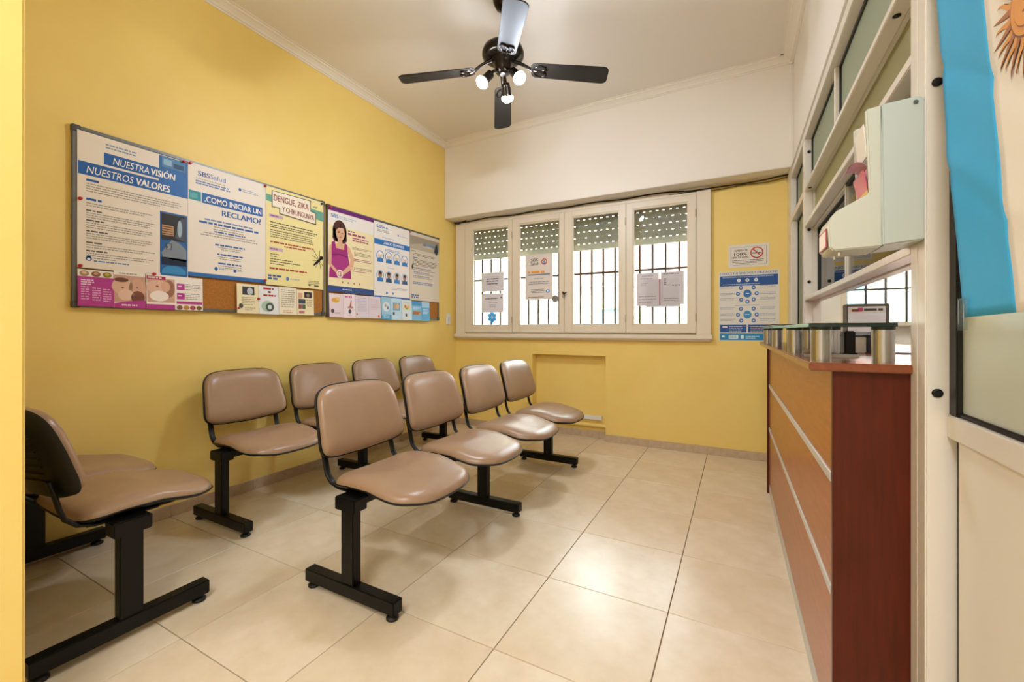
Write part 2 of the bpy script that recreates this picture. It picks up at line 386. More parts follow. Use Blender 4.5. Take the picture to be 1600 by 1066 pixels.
# C: dengue
p = Print()
p.poly([(0, .634), (.461, .612), (.461, .538), (0, .588)], '6aa893')
p.poly([(.040, .668), (.352, .676), (.352, .60), (.398, .592), (.398, .498), (.096, .512), (.096, .552), (.040, .55)], '5b4a3c', 2)
p.poly([(.046, .664), (.347, .670), (.347, .592), (.392, .585), (.392, .506), (.102, .52), (.102, .558), (.046, .556)], 'f0e6d2', 3)
p.text('DENGUE, ZIKA', .055, .60, .275, .046, '8c2a2e', 5, .016, rot=-.012); p.text('Y CHIKUNGUNYA', .118, .535, .26, .04, '8c2a2e', 5, .016, rot=-.02)
p.lines(.37, .64, .04, 2, .008, '3f5c4c', .6, 4)
for v, n in ((.478, 5), (.244, 0)): p.rect(.021, v, .125, v + .022, 'c9a8c4', 3); p.lines(.032, v + .016, .08, 1, .012, '7a4a86', .8, 4)
p.lines(.029, .447, .40, 1, .014, DK, .6); p.lines(.029, .428, .39, 2, .014, '6b6455', .6); p.lines(.029, .392, .35, 4, .0155, '6b6455', .5)
p.lines(.029, .31, .385, 1, .018, RED, .65); p.lines(.10, .29, .24, 1, .016, RED, .65, al='c')
for q in range(5): p.lines(.029, .222 - q * .017, (.07, .05, .23, .25, .12)[q], 1, .014, '6b6455', .55)
p.lines(.024, .124, .39, 1, .02, RED, .7)
p.lines(.013, .072, .10, 2, .02, '2d5f9f', .8); p.ell(.16, .055, .012, .014, '4a79ac'); p.lines(.178, .058, .11, 1, .01, '7f98b5', .7)
p.lines(.33, .06, .1, 3, .012, '6b6455', .5); p.rect(.33, .02, .35, .03, DK); p.rect(.38, .018, .42, .028, DK)
p.ell(.41, .215, .05, .010, '201c18', 4, a=.75); p.ell(.445, .25, .016, .014, '201c18', 4); 
for a, l in ((2.2, .09), (2.7, .07), (3.3, .06), (4.2, .07), (4.9, .07), (1.5, .08), (5.5, .06)):
    x0, y0 = .425, .228; x1, y1 = min(x0 + l * math.cos(a), .458), y0 + l * math.sin(a); nx, ny = -math.sin(a) * .0016, math.cos(a) * .0016
    p.poly([(x0 - nx, y0 - ny), (x1 - nx, y1 - ny), (x1 + nx, y1 + ny), (x0 + nx, y0 + ny)], '201c18', 4)
wall_l('poster', 'pale yellow health poster headed DENGUE, ZIKA Y CHIKUNGUNYA with mosquito', 'poster', .556, 1.409, .463, .69, 'ecdf9e', p)
# D: pregnant woman
p = Print()
p.rect(0, .545, .482, .658, 'e9e3dd'); p.rect(0, .656, .482, .690, '6a2470', 2); p.rect(0, 0, .482, .05, '2c4a86', 2); p.lines(.14, .03, .1, 1, .012, 'c6d0e4', .7, 3)
p.text('SBS', .027, .607, .07, .03, BLU, 3, .02); p.lines(.105, .627, .18, 2, .014, '9db0cc', .55, 3)
p.ell(.112, .502, .070, .092, HAIR, 2); p.poly([(.046, .52), (.178, .52), (.184, .43), (.150, .405), (.060, .415), (.040, .44)], HAIR, 2)
p.poly([(.095, .45), (.135, .45), (.14, .40), (.185, .385), (.18, .30), (.04, .30), (.035, .385), (.09, .40)], SKIN, 3)
p.ell(.117, .488, .044, .062, SKIN, 4); p.poly([(.068, .50), (.07, .57), (.12, .585), (.165, .55), (.166, .50), (.15, .535), (.10, .53)], HAIR, 5)
for u in (.100, .134): p.ell(u, .49, .006, .004, '2a1c18', 6); p.ell(u, .502, .009, .0025, HAIR, 6)
p.ell(.118, .455, .012, .004, 'b5524e', 6); p.ell(.119, .473, .004, .006, 'c7946f', 6)
p.poly([(.032, .40), (.062, .42), (.075, .36), (.155, .355), (.160, .42), (.188, .40), (.196, .31), (.208, .25), (.222, .19), (.231, .12), (.007, .115), (.012, .19), (.030, .24), (.030, .31)], 'a12a78', 4)
p.poly([(.03, .305), (.115, .318), (.196, .305), (.196, .295), (.115, .306), (.03, .292)], '7f1d60', 5)
p.ell(.118, .23, .09, .075, 'ab3582', 5)
p.poly([(.186, .40), (.215, .38), (.262, .285), (.245, .21), (.15, .148), (.128, .165), (.205, .235), (.222, .285), (.19, .34)], SKIN, 6)
p.poly([(.034, .39), (.010, .37), (.0, .30), (.0, .22), (.085, .145), (.10, .165), (.03, .225), (.025, .29)], SKIN, 6)
p.ell(.112, .152, .032, .034, 'f2ece0', 7); p.ring(.112, .152, .022, .006, RED, 8); p.ell(.116, .15, .008, .012, 'c46a5a', 8)
p.lines(.196, .528, .10, 1, .018, '6b4a5e', .6, 3); p.lines(.196, .508, .26, 1, .026, 'a03b6c', .75, 3); p.lines(.21, .478, .24, 2, .02, 'a03b6c', .6, 3, al='c')
p.lines(.24, .395, .22, 2, .012, '8d8578', .5, 3); p.lines(.26, .355, .19, 3, .012, '8d8578', .5, 3); p.lines(.26, .30, .2, 2, .014, 'b0708a', .55, 3)
p.lines(.25, .225, .21, 2, .013, '8d8578', .5, 3, al='c'); p.lines(.25, .195, .2, 1, .013, 'a03b6c', .55, 3)
for u in (.14, .20, .26, .32): p.ell(u, .085, .008, .008, ('8d6a9a', '6f8ab0', 'b07a5a', '8a6a7a')[int(u * 100) % 4], 3)
wall_l('poster', 'cream poster with drawing of a pregnant woman in a magenta dress', 'poster', 1.064, 1.402, .482, .69, 'eee0b4', p)
# E: lavado de manos
p = Print()
p.text('SBS', .035, .635, .07, .03, BLU, 2, .02); p.lines(.112, .655, .08, 1, .026, '7fa4cf', .7); p.lines(.035, .622, .16, 2, .013, GRY, .55)
p.ell(.31, .61, .009, .01, '4a79ac'); p.lines(.33, .612, .12, 1, .01, '9fb2cc', .7); p.lines(.10, .56, .17, 1, .014, '9fb2cc', .6)
p.rect(.003, .483, .473, .533, '2573bb'); p.text('LAVADO DE MANOS', .11, .496, .28, .026, 'eef2f4', 3, .02)
p.lines(.13, .455, .2, 2, .013, '7f9cc0', .6, al='c')
for r_, v in ((0, .37), (1, .19)):
    for q in range(4):
        u = .075 + q * .108; p.ring(u, v + .012, .047, .007, '3f86c6' if r_ == 0 else '86aacb', 3)
        p.ell(u, v + .018, .024, .028, 'd6c6b4' if r_ == 0 else '9a7c6c', 4); p.poly([(u - .04, v - .045), (u + .04, v - .045), (u + .034, v - .012), (u, v - .004), (u - .034, v - .012)], ('2f7cc0', '27507f')[r_ and q % 2], 5)
        p.ell(u, v + .035, .022, .014, ('f0e9df', '2e2420')[r_], 6)
p.lines(.16, .285, .1, 1, .012, '9fb2cc', .6); p.lines(.22, .10, .22, 2, .012, '9aa6b4', .5); p.rect(.003, .0, .473, .014, '2a6ab0'); p.ell(.16, .045, .012, .012, '3a78b8'); p.ell(.24, .045, .01, .012, '3a78b8')
wall_l('poster', 'white and blue SBS poster of eight small hand washing figures', 'poster', 1.548, 1.392, .473, .688, 'eae4de', p, lift=.002)
# F: grey brown poster with picture header
p = Print()
p.rect(.0, .52, .468, .655, '9a8f7c'); p.poly([(0, .56), (.2, .60), (.468, .56), (.468, .52), (0, .52)], 'b4a893', 2); p.text('SBS', .19, .575, .06, .025, '2f6fb5', 4, .03); p.lines(.26, .60, .14, 1, .022, '5f8fc2', .8, 4); p.lines(.2, .57, .2, 1, .014, 'd9d2c4', .6, 4)
p.poly([(.40, .60), (.43, .64), (.45, .55), (.42, .50), (.38, .54)], '2a3a4a', 5)
p.lines(.02, .505, .07, 1, .014, DK, .6); p.lines(.04, .48, .38, 2, .014, '6b655c', .5); p.lines(.04, .44, .1, 1, .014, '2f62a5', .7); p.lines(.04, .42, .39, 5, .014, '6b655c', .5)
for v in (.335, .295, .255): p.lines(.04, v, .3, 1, .014, '4577ad', .7); p.lines(.04, v - .017, .38, 1, .013, '6b655c', .5)
p.lines(.04, .19, .32, 2, .016, '4577ad', .6); p.lines(.02, .06, .12, 2, .022, '4a79ac', .8); p.poly([(.02, .34), (.045, .385), (.05, .33), (.03, .31)], '3a3833', 4)
wall_l('poster', 'glossy beige poster with brown picture header nearest the window', 'poster', 2.028, 1.393, .468, .69, 'd3c8b4', p)
# leaflets of the lower rows
def leaf(y0, y1, z0, z1, paper, label, pr, group, lift=.003):
    return wall_l('leaflet', label, 'leaflet', y0 + .001, z0, y1 - y0 - .002, z1 - z0, paper, pr, group, lift=lift, curl=.006)
G1 = 'leaflets pinned under the posters'
p = Print()
for q in range(3): p.ell(.025 + q * .044, .165, .018, .014, ('a8895f', '8a5a3a', '8f7a2f')[q], 2); p.ell(.025 + q * .044, .168, .009, .007, ('d9c3a0', 'c79a7a', 'c2b04a')[q], 3)
p.rect(0, .0, .14, .150, 'b53d8f'); p.lines(.012, .135, .05, 3, .011, 'f0dcea', .6)
for q in range(3): p.lines(.012 + q * .042, .10 - q * .004, .034, 6, .012, 'dfa6cf', .6)
leaf(-.404, -.264, 1.211, 1.396, 'efe6dc', 'magenta folded leaflet with fruit photos, first leaflet from the left', p, G1)
p = Print(); p.rect(0, .03, .134, .175, 'c9a08a'); p.ell(.035, .115, .045, .045, 'dcb49c', 2); p.ell(.10, .11, .04, .05, 'd3a58c', 2); p.ell(.05, .07, .035, .03, 'e3bfa8', 3); p.ell(.10, .06, .03, .035, '7a4a38', 3); p.ell(.03, .15, .03, .012, '6b4030', 4)
p.ell(.035, .108, .006, .003, '6b4030', 4); p.ell(.098, .112, .006, .003, '6b4030', 4); p.poly([(0, 0), (.134, 0), (.134, .045), (.07, .04), (0, .025)], 'b53d8f', 5); p.lines(.03, .02, .09, 1, .014, 'f4e4ee', .6, 6); p.lines(.02, .188, .09, 1, .012, 'a9a29a', .6, 5)
leaf(-.264, -.128, 1.208, 1.405, 'efe8e0', 'leaflet with photo of two newborn babies cheek to cheek', p, G1)
p = Print(); p.rect(.004, .04, .135, .175, 'cfa58f'); p.ell(.05, .125, .05, .04, 'e0b8a0', 2); p.ell(.105, .12, .03, .05, '9a6a52', 2); p.ell(.06, .075, .045, .03, 'efe6de', 3); p.ell(.09, .13, .022, .03, 'd9ab92', 3); p.ell(.05, .13, .007, .003, '6b4030', 4)
p.rect(0, 0, .135, .028, 'b53d8f', 2); p.rect(.002, .168, .09, .186, 'a8284e', 3); p.lines(.008, .182, .075, 1, .012, 'f2d6de', .8, 4)
for q in range(2): p.rect(.145, .118 - q * .055, .185, .155 - q * .055, 'b53d8f', 2); p.lines(.150, .143 - q * .055, .03, 1, .012, 'efd2e4', .7, 3); p.lines(.19, .155 - q * .055, .08, 4, .01, 'a79e96', .55, 2)
p.rect(.143, .036, .278, .052, 'b53d8f', 2)
for q in range(4): p.ell(.158 + q * .034, .015, .015, .013, ('8a5a3a', 'c08a3a', 'a8454a', '7a5a30')[q], 3)
leaf(-.126, .157, 1.208, 1.404, 'efe8e0', 'wide open leaflet of a mother with baby and magenta text boxes', p, G1)
p = Print(); p.rect(.035, .125, .115, .18, '3a3c40'); p.ell(.085, .15, .02, .025, 'b9c3c9', 2); p.lines(.03, .11, .09, 5, .012, 'a39a7c', .5); p.ell(.025, .05, .014, .016, '4d4a46', 2); p.lines(.05, .04, .07, 2, .012, 'a39a7c', .5)
leaf(.357, .502, 1.201, 1.398, 'ebe0b8', 'cream leaflet with dark picture, beside the bare cork of the first board', p, G1, .002)
p = Print(); p.lines(.03, .185, .09, 1, .02, RED, .8); p.ell(.074, .155, .012, .008, '7a5a5a', 2); p.lines(.03, .137, .09, 1, .018, RED, .8); p.ell(.06, .055, .045, .04, 'a9c2b2', 2); p.ell(.075, .05, .03, .03, '4a5450', 3); p.ell(.075, .05, .015, .016, 'c9d4d0', 4)
leaf(.502, .646, 1.201, 1.398, 'e2e4e4', 'pale grey leaflet with red heading and dark green plant picture', p, G1)
p = Print(); p.lines(.015, .18, .11, 9, .015, 'a39c8c', .5); p.lines(.03, .03, .08, 2, .012, 'd08a6a', .5)
leaf(.646, .785, 1.203, 1.402, 'ece3c8', 'cream leaflet of plain grey text lines under the yellow poster', p, G1)
p = Print()
for (x, y, a, b, c) in ((.008, .125, .045, .165, 'd9a58f'), (.06, .13, .125, .175, '2e2a2c'), (.012, .085, .07, .12, '3f4d5a'), (.012, .045, .04, .08, '9a4a5a'), (.042, .045, .07, .08, '4a6a4a'), (.015, .01, .06, .03, 'c06a8a')): p.rect(x, y, a, b, c)
p.ell(.092, .15, .016, .014, '8a7a6a', 2); p.lines(.08, .115, .05, 4, .014, 'a39a7c', .5)
leaf(.785, .929, 1.204, 1.393, 'eae0b4', 'cream leaflet with small square photos, last one on the first board', p, G1, .004)
G2 = 'leaflets in the lower row of the second board'
p = Print(); p.ell(.06, .14, .04, .02, 'dfae4e', 2); p.ell(.085, .15, .02, .015, 'e8c77a', 3); p.ell(.03, .05, .016, .018, '5a4a52', 2); p.lines(.05, .04, .06, 2, .01, 'b5a5ae', .5)
leaf(1.069, 1.208, 1.195, 1.388, 'e6d6da', 'pinkish leaflet with yellow flower drawing, first on the second board', p, G2)
p = Print(); p.lines(.015, .185, .1, 1, .02, 'd25f8f', .8); p.poly([(.06, .09), (.075, .15), (.085, .15), (.08, .09)], 'a86a4a', 2); p.ell(.07, .09, .03, .01, 'c98a7a', 2); p.ell(.065, .055, .016, .018, '4a4a5a', 2); p.lines(.03, .025, .07, 1, .01, 'b5a5ae', .5)
leaf(1.208, 1.336, 1.192, 1.393, 'ecdde2', 'white leaflet with pink heading and small brown figure', p, G2)
p = Print(); p.lines(.02, .175, .10, 9, .014, 'b9aab4', .5); p.ell(.012, .03, .008, .009, 'b0785a', 2)
leaf(1.336, 1.484, 1.196, 1.39, 'dcd2dc', 'pale lilac leaflet of plain text under the pregnant woman poster', p, G2)
p = Print(); p.lines(.02, .17, .10, 7, .014, 'c4b4be', .5); p.ell(.115, .02, .012, .012, 'e0703a', 2)
leaf(1.484, 1.627, 1.195, 1.392, 'e0d2da', 'pale pink leaflet with small orange dot in its lower corner', p, G2)
p = Print(); p.rect(0, 0, .126, .045, '4b9fcb'); p.ell(.06, .12, .045, .045, 'd4e4ec', 2); p.ell(.05, .13, .014, .016, 'caa58e', 3); p.ell(.078, .11, .014, .016, '7a8aa0', 3); p.lines(.02, .035, .08, 2, .012, 'd6eaf4', .5, 3)
leaf(1.633, 1.761, 1.189, 1.398, '9cc6dc', 'light blue leaflet with a white bubble of faces', p, G2, .005)
p = Print(); p.rect(.02, .09, .115, .165, '5aa6cd'); p.ell(.05, .13, .02, .03, 'c9a27e', 2); p.ell(.085, .13, .02, .03, 'd8bb92', 2); p.ell(.03, .06, .014, .016, '3f4a5a', 2); p.lines(.02, .035, .09, 2, .012, 'e4f0f6', .5, 2)
leaf(1.761, 1.902, 1.188, 1.394, 'bcdbea', 'pale blue leaflet with two people in a blue square', p, G2)
p = Print(); p.rect(.015, .10, .125, .165, 'd9dcc2'); p.ell(.05, .135, .015, .015, 'd2603a', 2); p.ell(.085, .13, .018, .015, 'dfae4e', 2); p.ell(.07, .115, .02, .01, '7aa65a', 2); p.ell(.06, .05, .014, .016, '3f4a5a', 2); p.lines(.02, .18, .1, 1, .014, '8fb4cc', .6)
leaf(1.902, 2.047, 1.188, 1.389, 'd6e4e8', 'whitish leaflet with colourful food picture', p, G2, .004)
p = Print(); p.rect(0, .15, .148, .196, '3f94c8'); p.rect(.02, .06, .13, .095, 'd99a5a', 2); p.lines(.02, .09, .11, 2, .018, 'a8602a', .7, 3); p.lines(.02, .13, .1, 2, .012, 'd4eaf6', .6, 2)
leaf(2.047, 2.197, 1.188, 1.384, '7dbbe0', 'mid blue leaflet with orange lettering band', p, G2)
p = Print(); p.rect(.0, .14, .126, .197, '9fd0ec'); p.lines(.02, .12, .09, 4, .014, 'cfe8f6', .5)
leaf(2.197, 2.325, 1.186, 1.385, '5fb0de', 'plain bright blue leaflet, last beside the bare cork', p, G2, .004)
# push pins
for k, (y, z, c, l) in enumerate([(.055, 2.088, 0, 'red push pin at top right of the NUESTRA VISIÓN poster'), (.088, 2.09, 0, 'red push pin at top left of the RECLAMO poster'), (.545, 2.09, 0, 'red push pin at top right of the RECLAMO poster'), (-.394, 1.747, 0, 'red push pin halfway up the left poster edge'),
        (-.394, 1.412, 0, 'red push pin at bottom left of the NUESTRA VISIÓN poster'), (-.089, 1.405, 0, 'red push pin over the mother and baby leaflet'), (.545, 1.436, 0, 'red push pin at bottom right of the RECLAMO poster'), (.499, 1.304, 0, 'red push pin between cream and grey leaflets'),
        (.366, 1.235, 0, 'red push pin at bottom left of cream leaflet'), (1.08, 2.078, 0, 'red push pin at top left of the pregnant woman poster'), (2.021, 2.072, 0, 'red push pin between the last two posters'), (1.0, 2.085, 1, 'black push pin at top right of the yellow DENGUE poster')]):
    m = MB(); mm = Matrix.Rotation(R(90), 4, 'Y')
    m.lathe([(.0075, 0), (.0085, .003), (.005, .005), (.005, .010), (.0075, .013), (.004, .016)], mat('pin_red', 'c8202c', .3) if not c else BLKP, n=10, mat4=mm)
    tag(m.build('pushpin', None, loc=(XB + .0035, y, z)), l, 'push pin', 'push pins on the notice boards')
# light switch
t = thing('light_switch', 'small white switch plate on yellow wall by the window corner', 'switch', (XL, 2.652, 1.155), RZL)
B(0, .075, -.012, 0, 0, .12, mat('white_plastic', 'e4e2da', .35)).build('plate', t, bevel=.004); B(.025, .05, -.016, -.012, .035, .085, mat('switch_key', 'c9cdd0', .35)).build('rocker', t, bevel=.002)
# something white on the near wall end
t = thing('wall_sensor', 'white box fixed on the near yellow wall end', 'sensor', (-1.30, -1.045, 1.62)); B(0, .012, 0, .075, 0, .11, mat('white_plastic', 'e4e2da', .35)).build('cover', t, bevel=.004)
B(.012, .016, .02, .055, .03, .08, DISPG).build('lens', t, bevel=.002)

# ------------------------------------------------------------------ window of the back wall
win = struct(link('window_1', None), 'wide cream painted window of four glazed casements in the back wall')
fz0, fz1 = 1.062, 2.288
def wpart(name, *a, bev=.004): return B(*a, CREAM).build(name, win, bevel=bev)
wpart('jamb_casing', -2.652, -2.533, 2.812, YB, 1.05, 2.345); wpart('jamb_casing', -.087, .012, 2.812, YB, 1.05, 2.345); wpart('casing_strip', .004, .03, 2.804, YB, 1.05, 2.33); wpart('casing_strip', -2.66, -2.64, 2.804, YB, 1.05, 2.33)
wpart('head_casing', -2.533, -.087, 2.815, 2.9, fz1, 2.345); wpart('window_sill', -2.672, .042, 2.785, YB + .03, 1.008, 1.05); wpart('sill_moulding', -2.66, .03, 2.80, YB, .992, 1.01, bev=.006)
wpart('reveal', -2.56, -2.53, YB, 3.1, 1.04, 2.3); wpart('reveal', -.09, -.06, YB, 3.1, 1.04, 2.3); wpart('sill_board', -2.55, -.07, YB, 3.12, 1.03, 1.058)
cb = [(-2.53, -1.922, -2.439, -1.966), (-1.918, -1.322, -1.842, -1.368), (-1.318, -.702, -1.238, -.761), (-.698, -.09, -.638, -.151)]
for i, (a, b, c, d) in enumerate(cb):
    k = thing('casement', None, None); k.parent = win
    m = MB(); y0, y1 = 2.806, 2.842
    for bx in [(a, c, fz0, fz1), (d, b, fz0, fz1), (c, d, fz0, 1.14), (c, d, 2.23, fz1)]: m.box(bx[0], bx[1], y0, y1, bx[2], bx[3], CREAM)
    m.build('sash_frame', k, bevel=.003)
    m = MB()
    for bx in [(c, c + .012, 1.14, 2.23), (d - .012, d, 1.14, 2.23), (c + .012, d - .012, 1.14, 1.152), (c + .012, d - .012, 2.218, 2.23)]: m.box(bx[0], bx[1], y0 + .008, y1 - .004, bx[2], bx[3], CREAM)
    m.build('glazing_bead', k, bevel=.002)
    B(c + .004, d - .004, 2.828, 2.832, 1.144, 2.226, WGLASS).build('pane', k)
    hx = (b, a, b, b + .012)[i] if i != 1 else a
    if i in (0, 2, 3):
        for hz in (1.2, 2.12):
            MB().tube([(b, 2.803, hz - .035), (b, 2.803, hz + .035)], .0065, mat('painted_hinge', 'b9ad98', .4), 8).build('hinge', k)
lt = thing('latch', None, None); lt.parent = win
MB().tube([(-1.32, 2.806, 1.46), (-1.32, 2.785, 1.46)], .012, mat('old_brass', '5c5142', .35, .8), 12).build('latch_boss', lt)
MB().tube([(-1.335, 2.783, 1.475), (-1.30, 2.779, 1.462), (-1.285, 2.779, 1.47)], [.007, .006, .004], MC['old_brass'], 8).build('latch_handle', lt)
m = MB(); m.tube([(-1.30 + .012 * math.cos(q * .6) - .02, 2.79, 1.435 + .018 * math.sin(q * .6)) for q in range(12)], .003, MC['old_brass'], 6); m.build('latch_ring', lt)
wpart('rebate', -2.53, -.09, 2.844, 2.87, 1.05, 1.085); wpart('rebate', -2.53, -.09, 2.844, 2.87, 2.265, 2.31); wpart('rebate', -2.535, -2.505, 2.844, 2.87, 1.085, 2.265); wpart('rebate', -.115, -.085, 2.844, 2.87, 1.085, 2.265)
for x_ in (-1.92, -1.32, -.70): wpart('rebate', x_ - .02, x_ + .02, 2.844, 2.86, 1.085, 2.265)
# roller shutter
SHM = MB(); L = 2.44
SHM.box(0, L, 0, .012, .007, .0605, SHUT)
nq = int(L / .06)
for q in range(nq): SHM.box(q * .06, q * .06 + .039, .003, .009, -.002, .007, SHUT)
shm = SHM.mesh('slat', 0)
rs = thing('roller_shutter', None, None); rs.parent = win
for q in range(7): link('slat', shm, rs, (-2.53 + (.02 if q % 2 else 0), 2.95, 1.972 + q * .0625))
B(-2.53, -.07, 2.945, 2.965, 1.908, 1.970, mat('shutter_pale', 'aaa79a', .5)).build('bottom_rail', rs, bevel=.004)
# paper and stickers on the panes
YP = 2.8265
def pane_sheet(name, label, cat, x0, z0, x1, z1, paper, pr, dy=0): return sheet(name, label, cat, (x0, YP - dy, z0), 0, x1 - x0, z1 - z0, paper, pr)
WP = lit_paper('backlit_paper', 'dcd8dc')
p = Print(); p.lines(.04, .165, .2, 1, .014, '9a98a0', .4, al='c'); p.lines(.04, .145, .21, 1, .02, '4a4852', .6, al='c'); p.lines(.06, .12, .17, 1, .02, '4a4852', .6, al='c'); p.lines(.06, .09, .17, 1, .02, '4a4852', .6, al='c')
pane_sheet('paper_notice', 'landscape white notice, upper sheet on the leftmost window pane', 'notice', -2.321, 1.52, -2.033, 1.732, WP, p)
p = Print(); p.lines(.05, .16, .17, 1, .02, '4a4852', .6); p.poly([(.24, .155), (.255, .18), (.27, .155)], '55535c'); p.lines(.09, .115, .12, 1, .014, '8a8892', .4, al='c'); p.lines(.09, .088, .11, 2, .02, '8a8892', .5, al='c')
pane_sheet('paper_notice', 'white notice, lower sheet on leftmost window pane above the flower sticker', 'notice', -2.321, 1.285, -2.039, 1.497, WP, p)
p = Print(.0006); B3 = '2f86c4'; MC['ink_' + B3] = lit_paper('ink_' + B3, '3f9ada'); MC['ink_7fbde4'] = lit_paper('ink_7fbde4', '9ccff0')
for q in range(6): a = q * math.pi / 3 + .52; p.ell(.064 + .034 * math.cos(a), .074 + .038 * math.sin(a), .027, .024, B3, 1, 14, a)
p.ell(.064, .074, .018, .02, '7fbde4', 2); p.poly([(.060, .05), (.068, .05), (.066, .0), (.062, .0)], B3, 1)
for q in range(6): a = q * math.pi / 3; p.poly([(.064, .074), (.064 + .06 * math.cos(a) - .002 * math.sin(a), .074 + .064 * math.sin(a) + .002 * math.cos(a)), (.064 + .06 * math.cos(a) + .002 * math.sin(a), .074 + .064 * math.sin(a) - .002 * math.cos(a))], 'dfeaf2', 2)
o = p.parts['printed_picture'].build('flower_sticker', None, loc=(-2.246, YP, 1.158)); tag(o, 'blue six petal flower sticker at bottom of leftmost window pane', 'sticker')
p = Print(); p.text('SBS', .065, .405, .085, .03, '3a3f48', 2, .018); p.text('Salud', .065, .365, .085, .035, '3a3f48', 2, .02); p.ring(.22, .395, .033, .012, 'd06a3a', 2); p.ell(.22, .388, .018, .018, '2f6fb0', 3); p.text('GA', .2, .383, .04, .02, 'f0ece4', 4, .02)
p.lines(.03, .30, .26, 1, .034, 'e39a3c', .8); p.rect(.03, .258, .285, .268, '3f5c86'); p.lines(.10, .225, .12, 1, .016, '8a8f9c', .5, al='c'); p.lines(.04, .19, .24, 2, .02, '7c818c', .5, al='c'); p.lines(.06, .11, .17, 3, .016, '7c818c', .5, al='c', ragged=.2); p.ell(.26, .085, .022, .018, B3, 2); p.ell(.26, .087, .01, .008, 'dcecf6', 3); p.lines(.03, .03, .26, 1, .016, '55535c', .5)
pane_sheet('poster', 'white window poster with SBS Salud logo and orange text line', 'poster', -1.77, 1.411, -1.455, 1.888, lit_paper('backlit_paper2', 'e0d8d2'), p)
p = Print(); p.lines(.05, .28, .11, 1, .016, '9a98a0', .5); p.lines(.035, .255, .14, 1, .014, '8a8892', .5); p.lines(.02, .09, .16, 3, .026, '9a98a0', .35); p.lines(.04, .21, .05, 2, .014, '9a98a0', .5)
pane_sheet('paper_notice', 'left one of two white sheets on the rightmost window pane', 'notice', -.604, 1.315, -.403, 1.62, WP, p, .002)
p = Print(); p.lines(.02, .285, .17, 1, .014, '6a6872', .6)
p.ring(.0, .0, .0, .0, DK, 1, 3) if False else None
for a in [(.018, .03, .0195, .262), (.182, .03, .1835, .262), (.018, .2605, .1835, .262), (.018, .03, .1835, .0315)]: p.rect(*a, '9a98a0')
p.lines(.03, .24, .02, 4, .016, '4a4852', .6); p.lines(.10, .18, .07, 1, .014, '4a4852', .6); p.lines(.03, .06, .13, 2, .016, '8a8892', .5)
pane_sheet('paper_notice', 'right one of two white sheets on rightmost pane, with a printed frame', 'notice', -.389, 1.32, -.188, 1.621, WP, p, .002)
pane_sheet('paper_notice', 'white sheet mostly hidden behind the two rightmost window notices', 'notice', -.52, 1.302, -.225, 1.56, WP, None)
m = MB(); m.box(-.4005, -.3915, YP - .0025, YP - .001, 1.318, 1.622, mat('red_tape', '9a3a48', .4))
tag(m.build('tape_strip'), 'thin dark red tape strip between two window sheets', 'tape')
t = thing('pane_vent', 'round grey vent disc low in the second casement pane', 'vent', (-1.420, 2.812, 1.412)); mm = Matrix.Rotation(R(90), 4, 'X')
MB().lathe([(.036, 0), (.037, .006), (.03, .010)], mat('vent_grey', '8b8a80', .5), n=20, mat4=mm).build('vent_rim', t)
for q in range(4): B(-.022, .022, -.013, -.009, -.018 + q * .011, -.012 + q * .011, MC['shutter_grey']).build('vent_slat', t)
# security grille outside
gr = thing('window_grille', 'dark iron security bars outside the four casement window', 'grille', (0, 3.0, 0))
for x in [-2.535] + [-2.418 + .1205 * q for q in range(20)]:
    if x < -.07: B(x - .009, x + .009, -.009, .009, 1.05, 2.3, GRIL).build('bar', gr)
B(-2.55, -.07, -.014, -.009, 1.662, 1.684, GRIL).build('cross_bar', gr)
# cables under the bulkhead
m = MB(); P = []
for q in range(40):
    x = XL + .03 + q * (3.27 / 39); P.append((x, 2.80 + .006 * math.sin(q * .8), 2.335 - .006 * math.sin(q * .9) - (.02 if 28 < q < 38 else 0) * math.sin((q - 28) / 10 * math.pi)))
m.tube(P, .006, BLKP, 6); tag(m.build('cable'), 'dark cable run under the white bulkhead above the window', 'cable')
m = MB(); m.tube([(p[0], p[1] + .02, p[2] - .012 + .008 * math.sin(q * 1.3)) for q, p in enumerate(P) if q > 24], .004, mat('cable_brown', '4a3a26', .5), 6); tag(m.build('cable'), 'thin brown cable beside the dark one at the right end', 'cable')
m = MB(); m.tube([(XL + .03, 2.775, 2.335), (-2.64, 2.765, 2.315), (-2.60, 2.77, 2.308), (-2.55, 2.775, 2.325), (-2.5, 2.78, 2.337)], .006, BLKP, 6); tag(m.build('cable'), 'dark loop of cable at the upper left window corner', 'cable')
# niche trunking
t = thing('cable_trunking', 'white plastic cable trunking low inside the wall niche', 'trunking', (0, 2.946, 0)); B(-1.66, -.975, -.03, 0, .185, .225, mat('white_plastic', 'e4e2da', .35)).build('duct', t, bevel=.003); B(-.975, -.965, -.034, 0, .18, .23, MC['white_plastic']).build('end_cap', t, bevel=.002)
t = thing('pipe', 'yellow painted pipe across the niche under the trunking', 'pipe', (0, 2.946, 0)); MB().tube([(NX0 + .002, -.02, .13), (NX1 - .002, -.02, .13)], .02, YEL, 14).build('pipe_run', t); MB().tube([(-.935, -.02, .13), (-.912, -.02, .13)], .026, YEL, 14).build('collar', t)
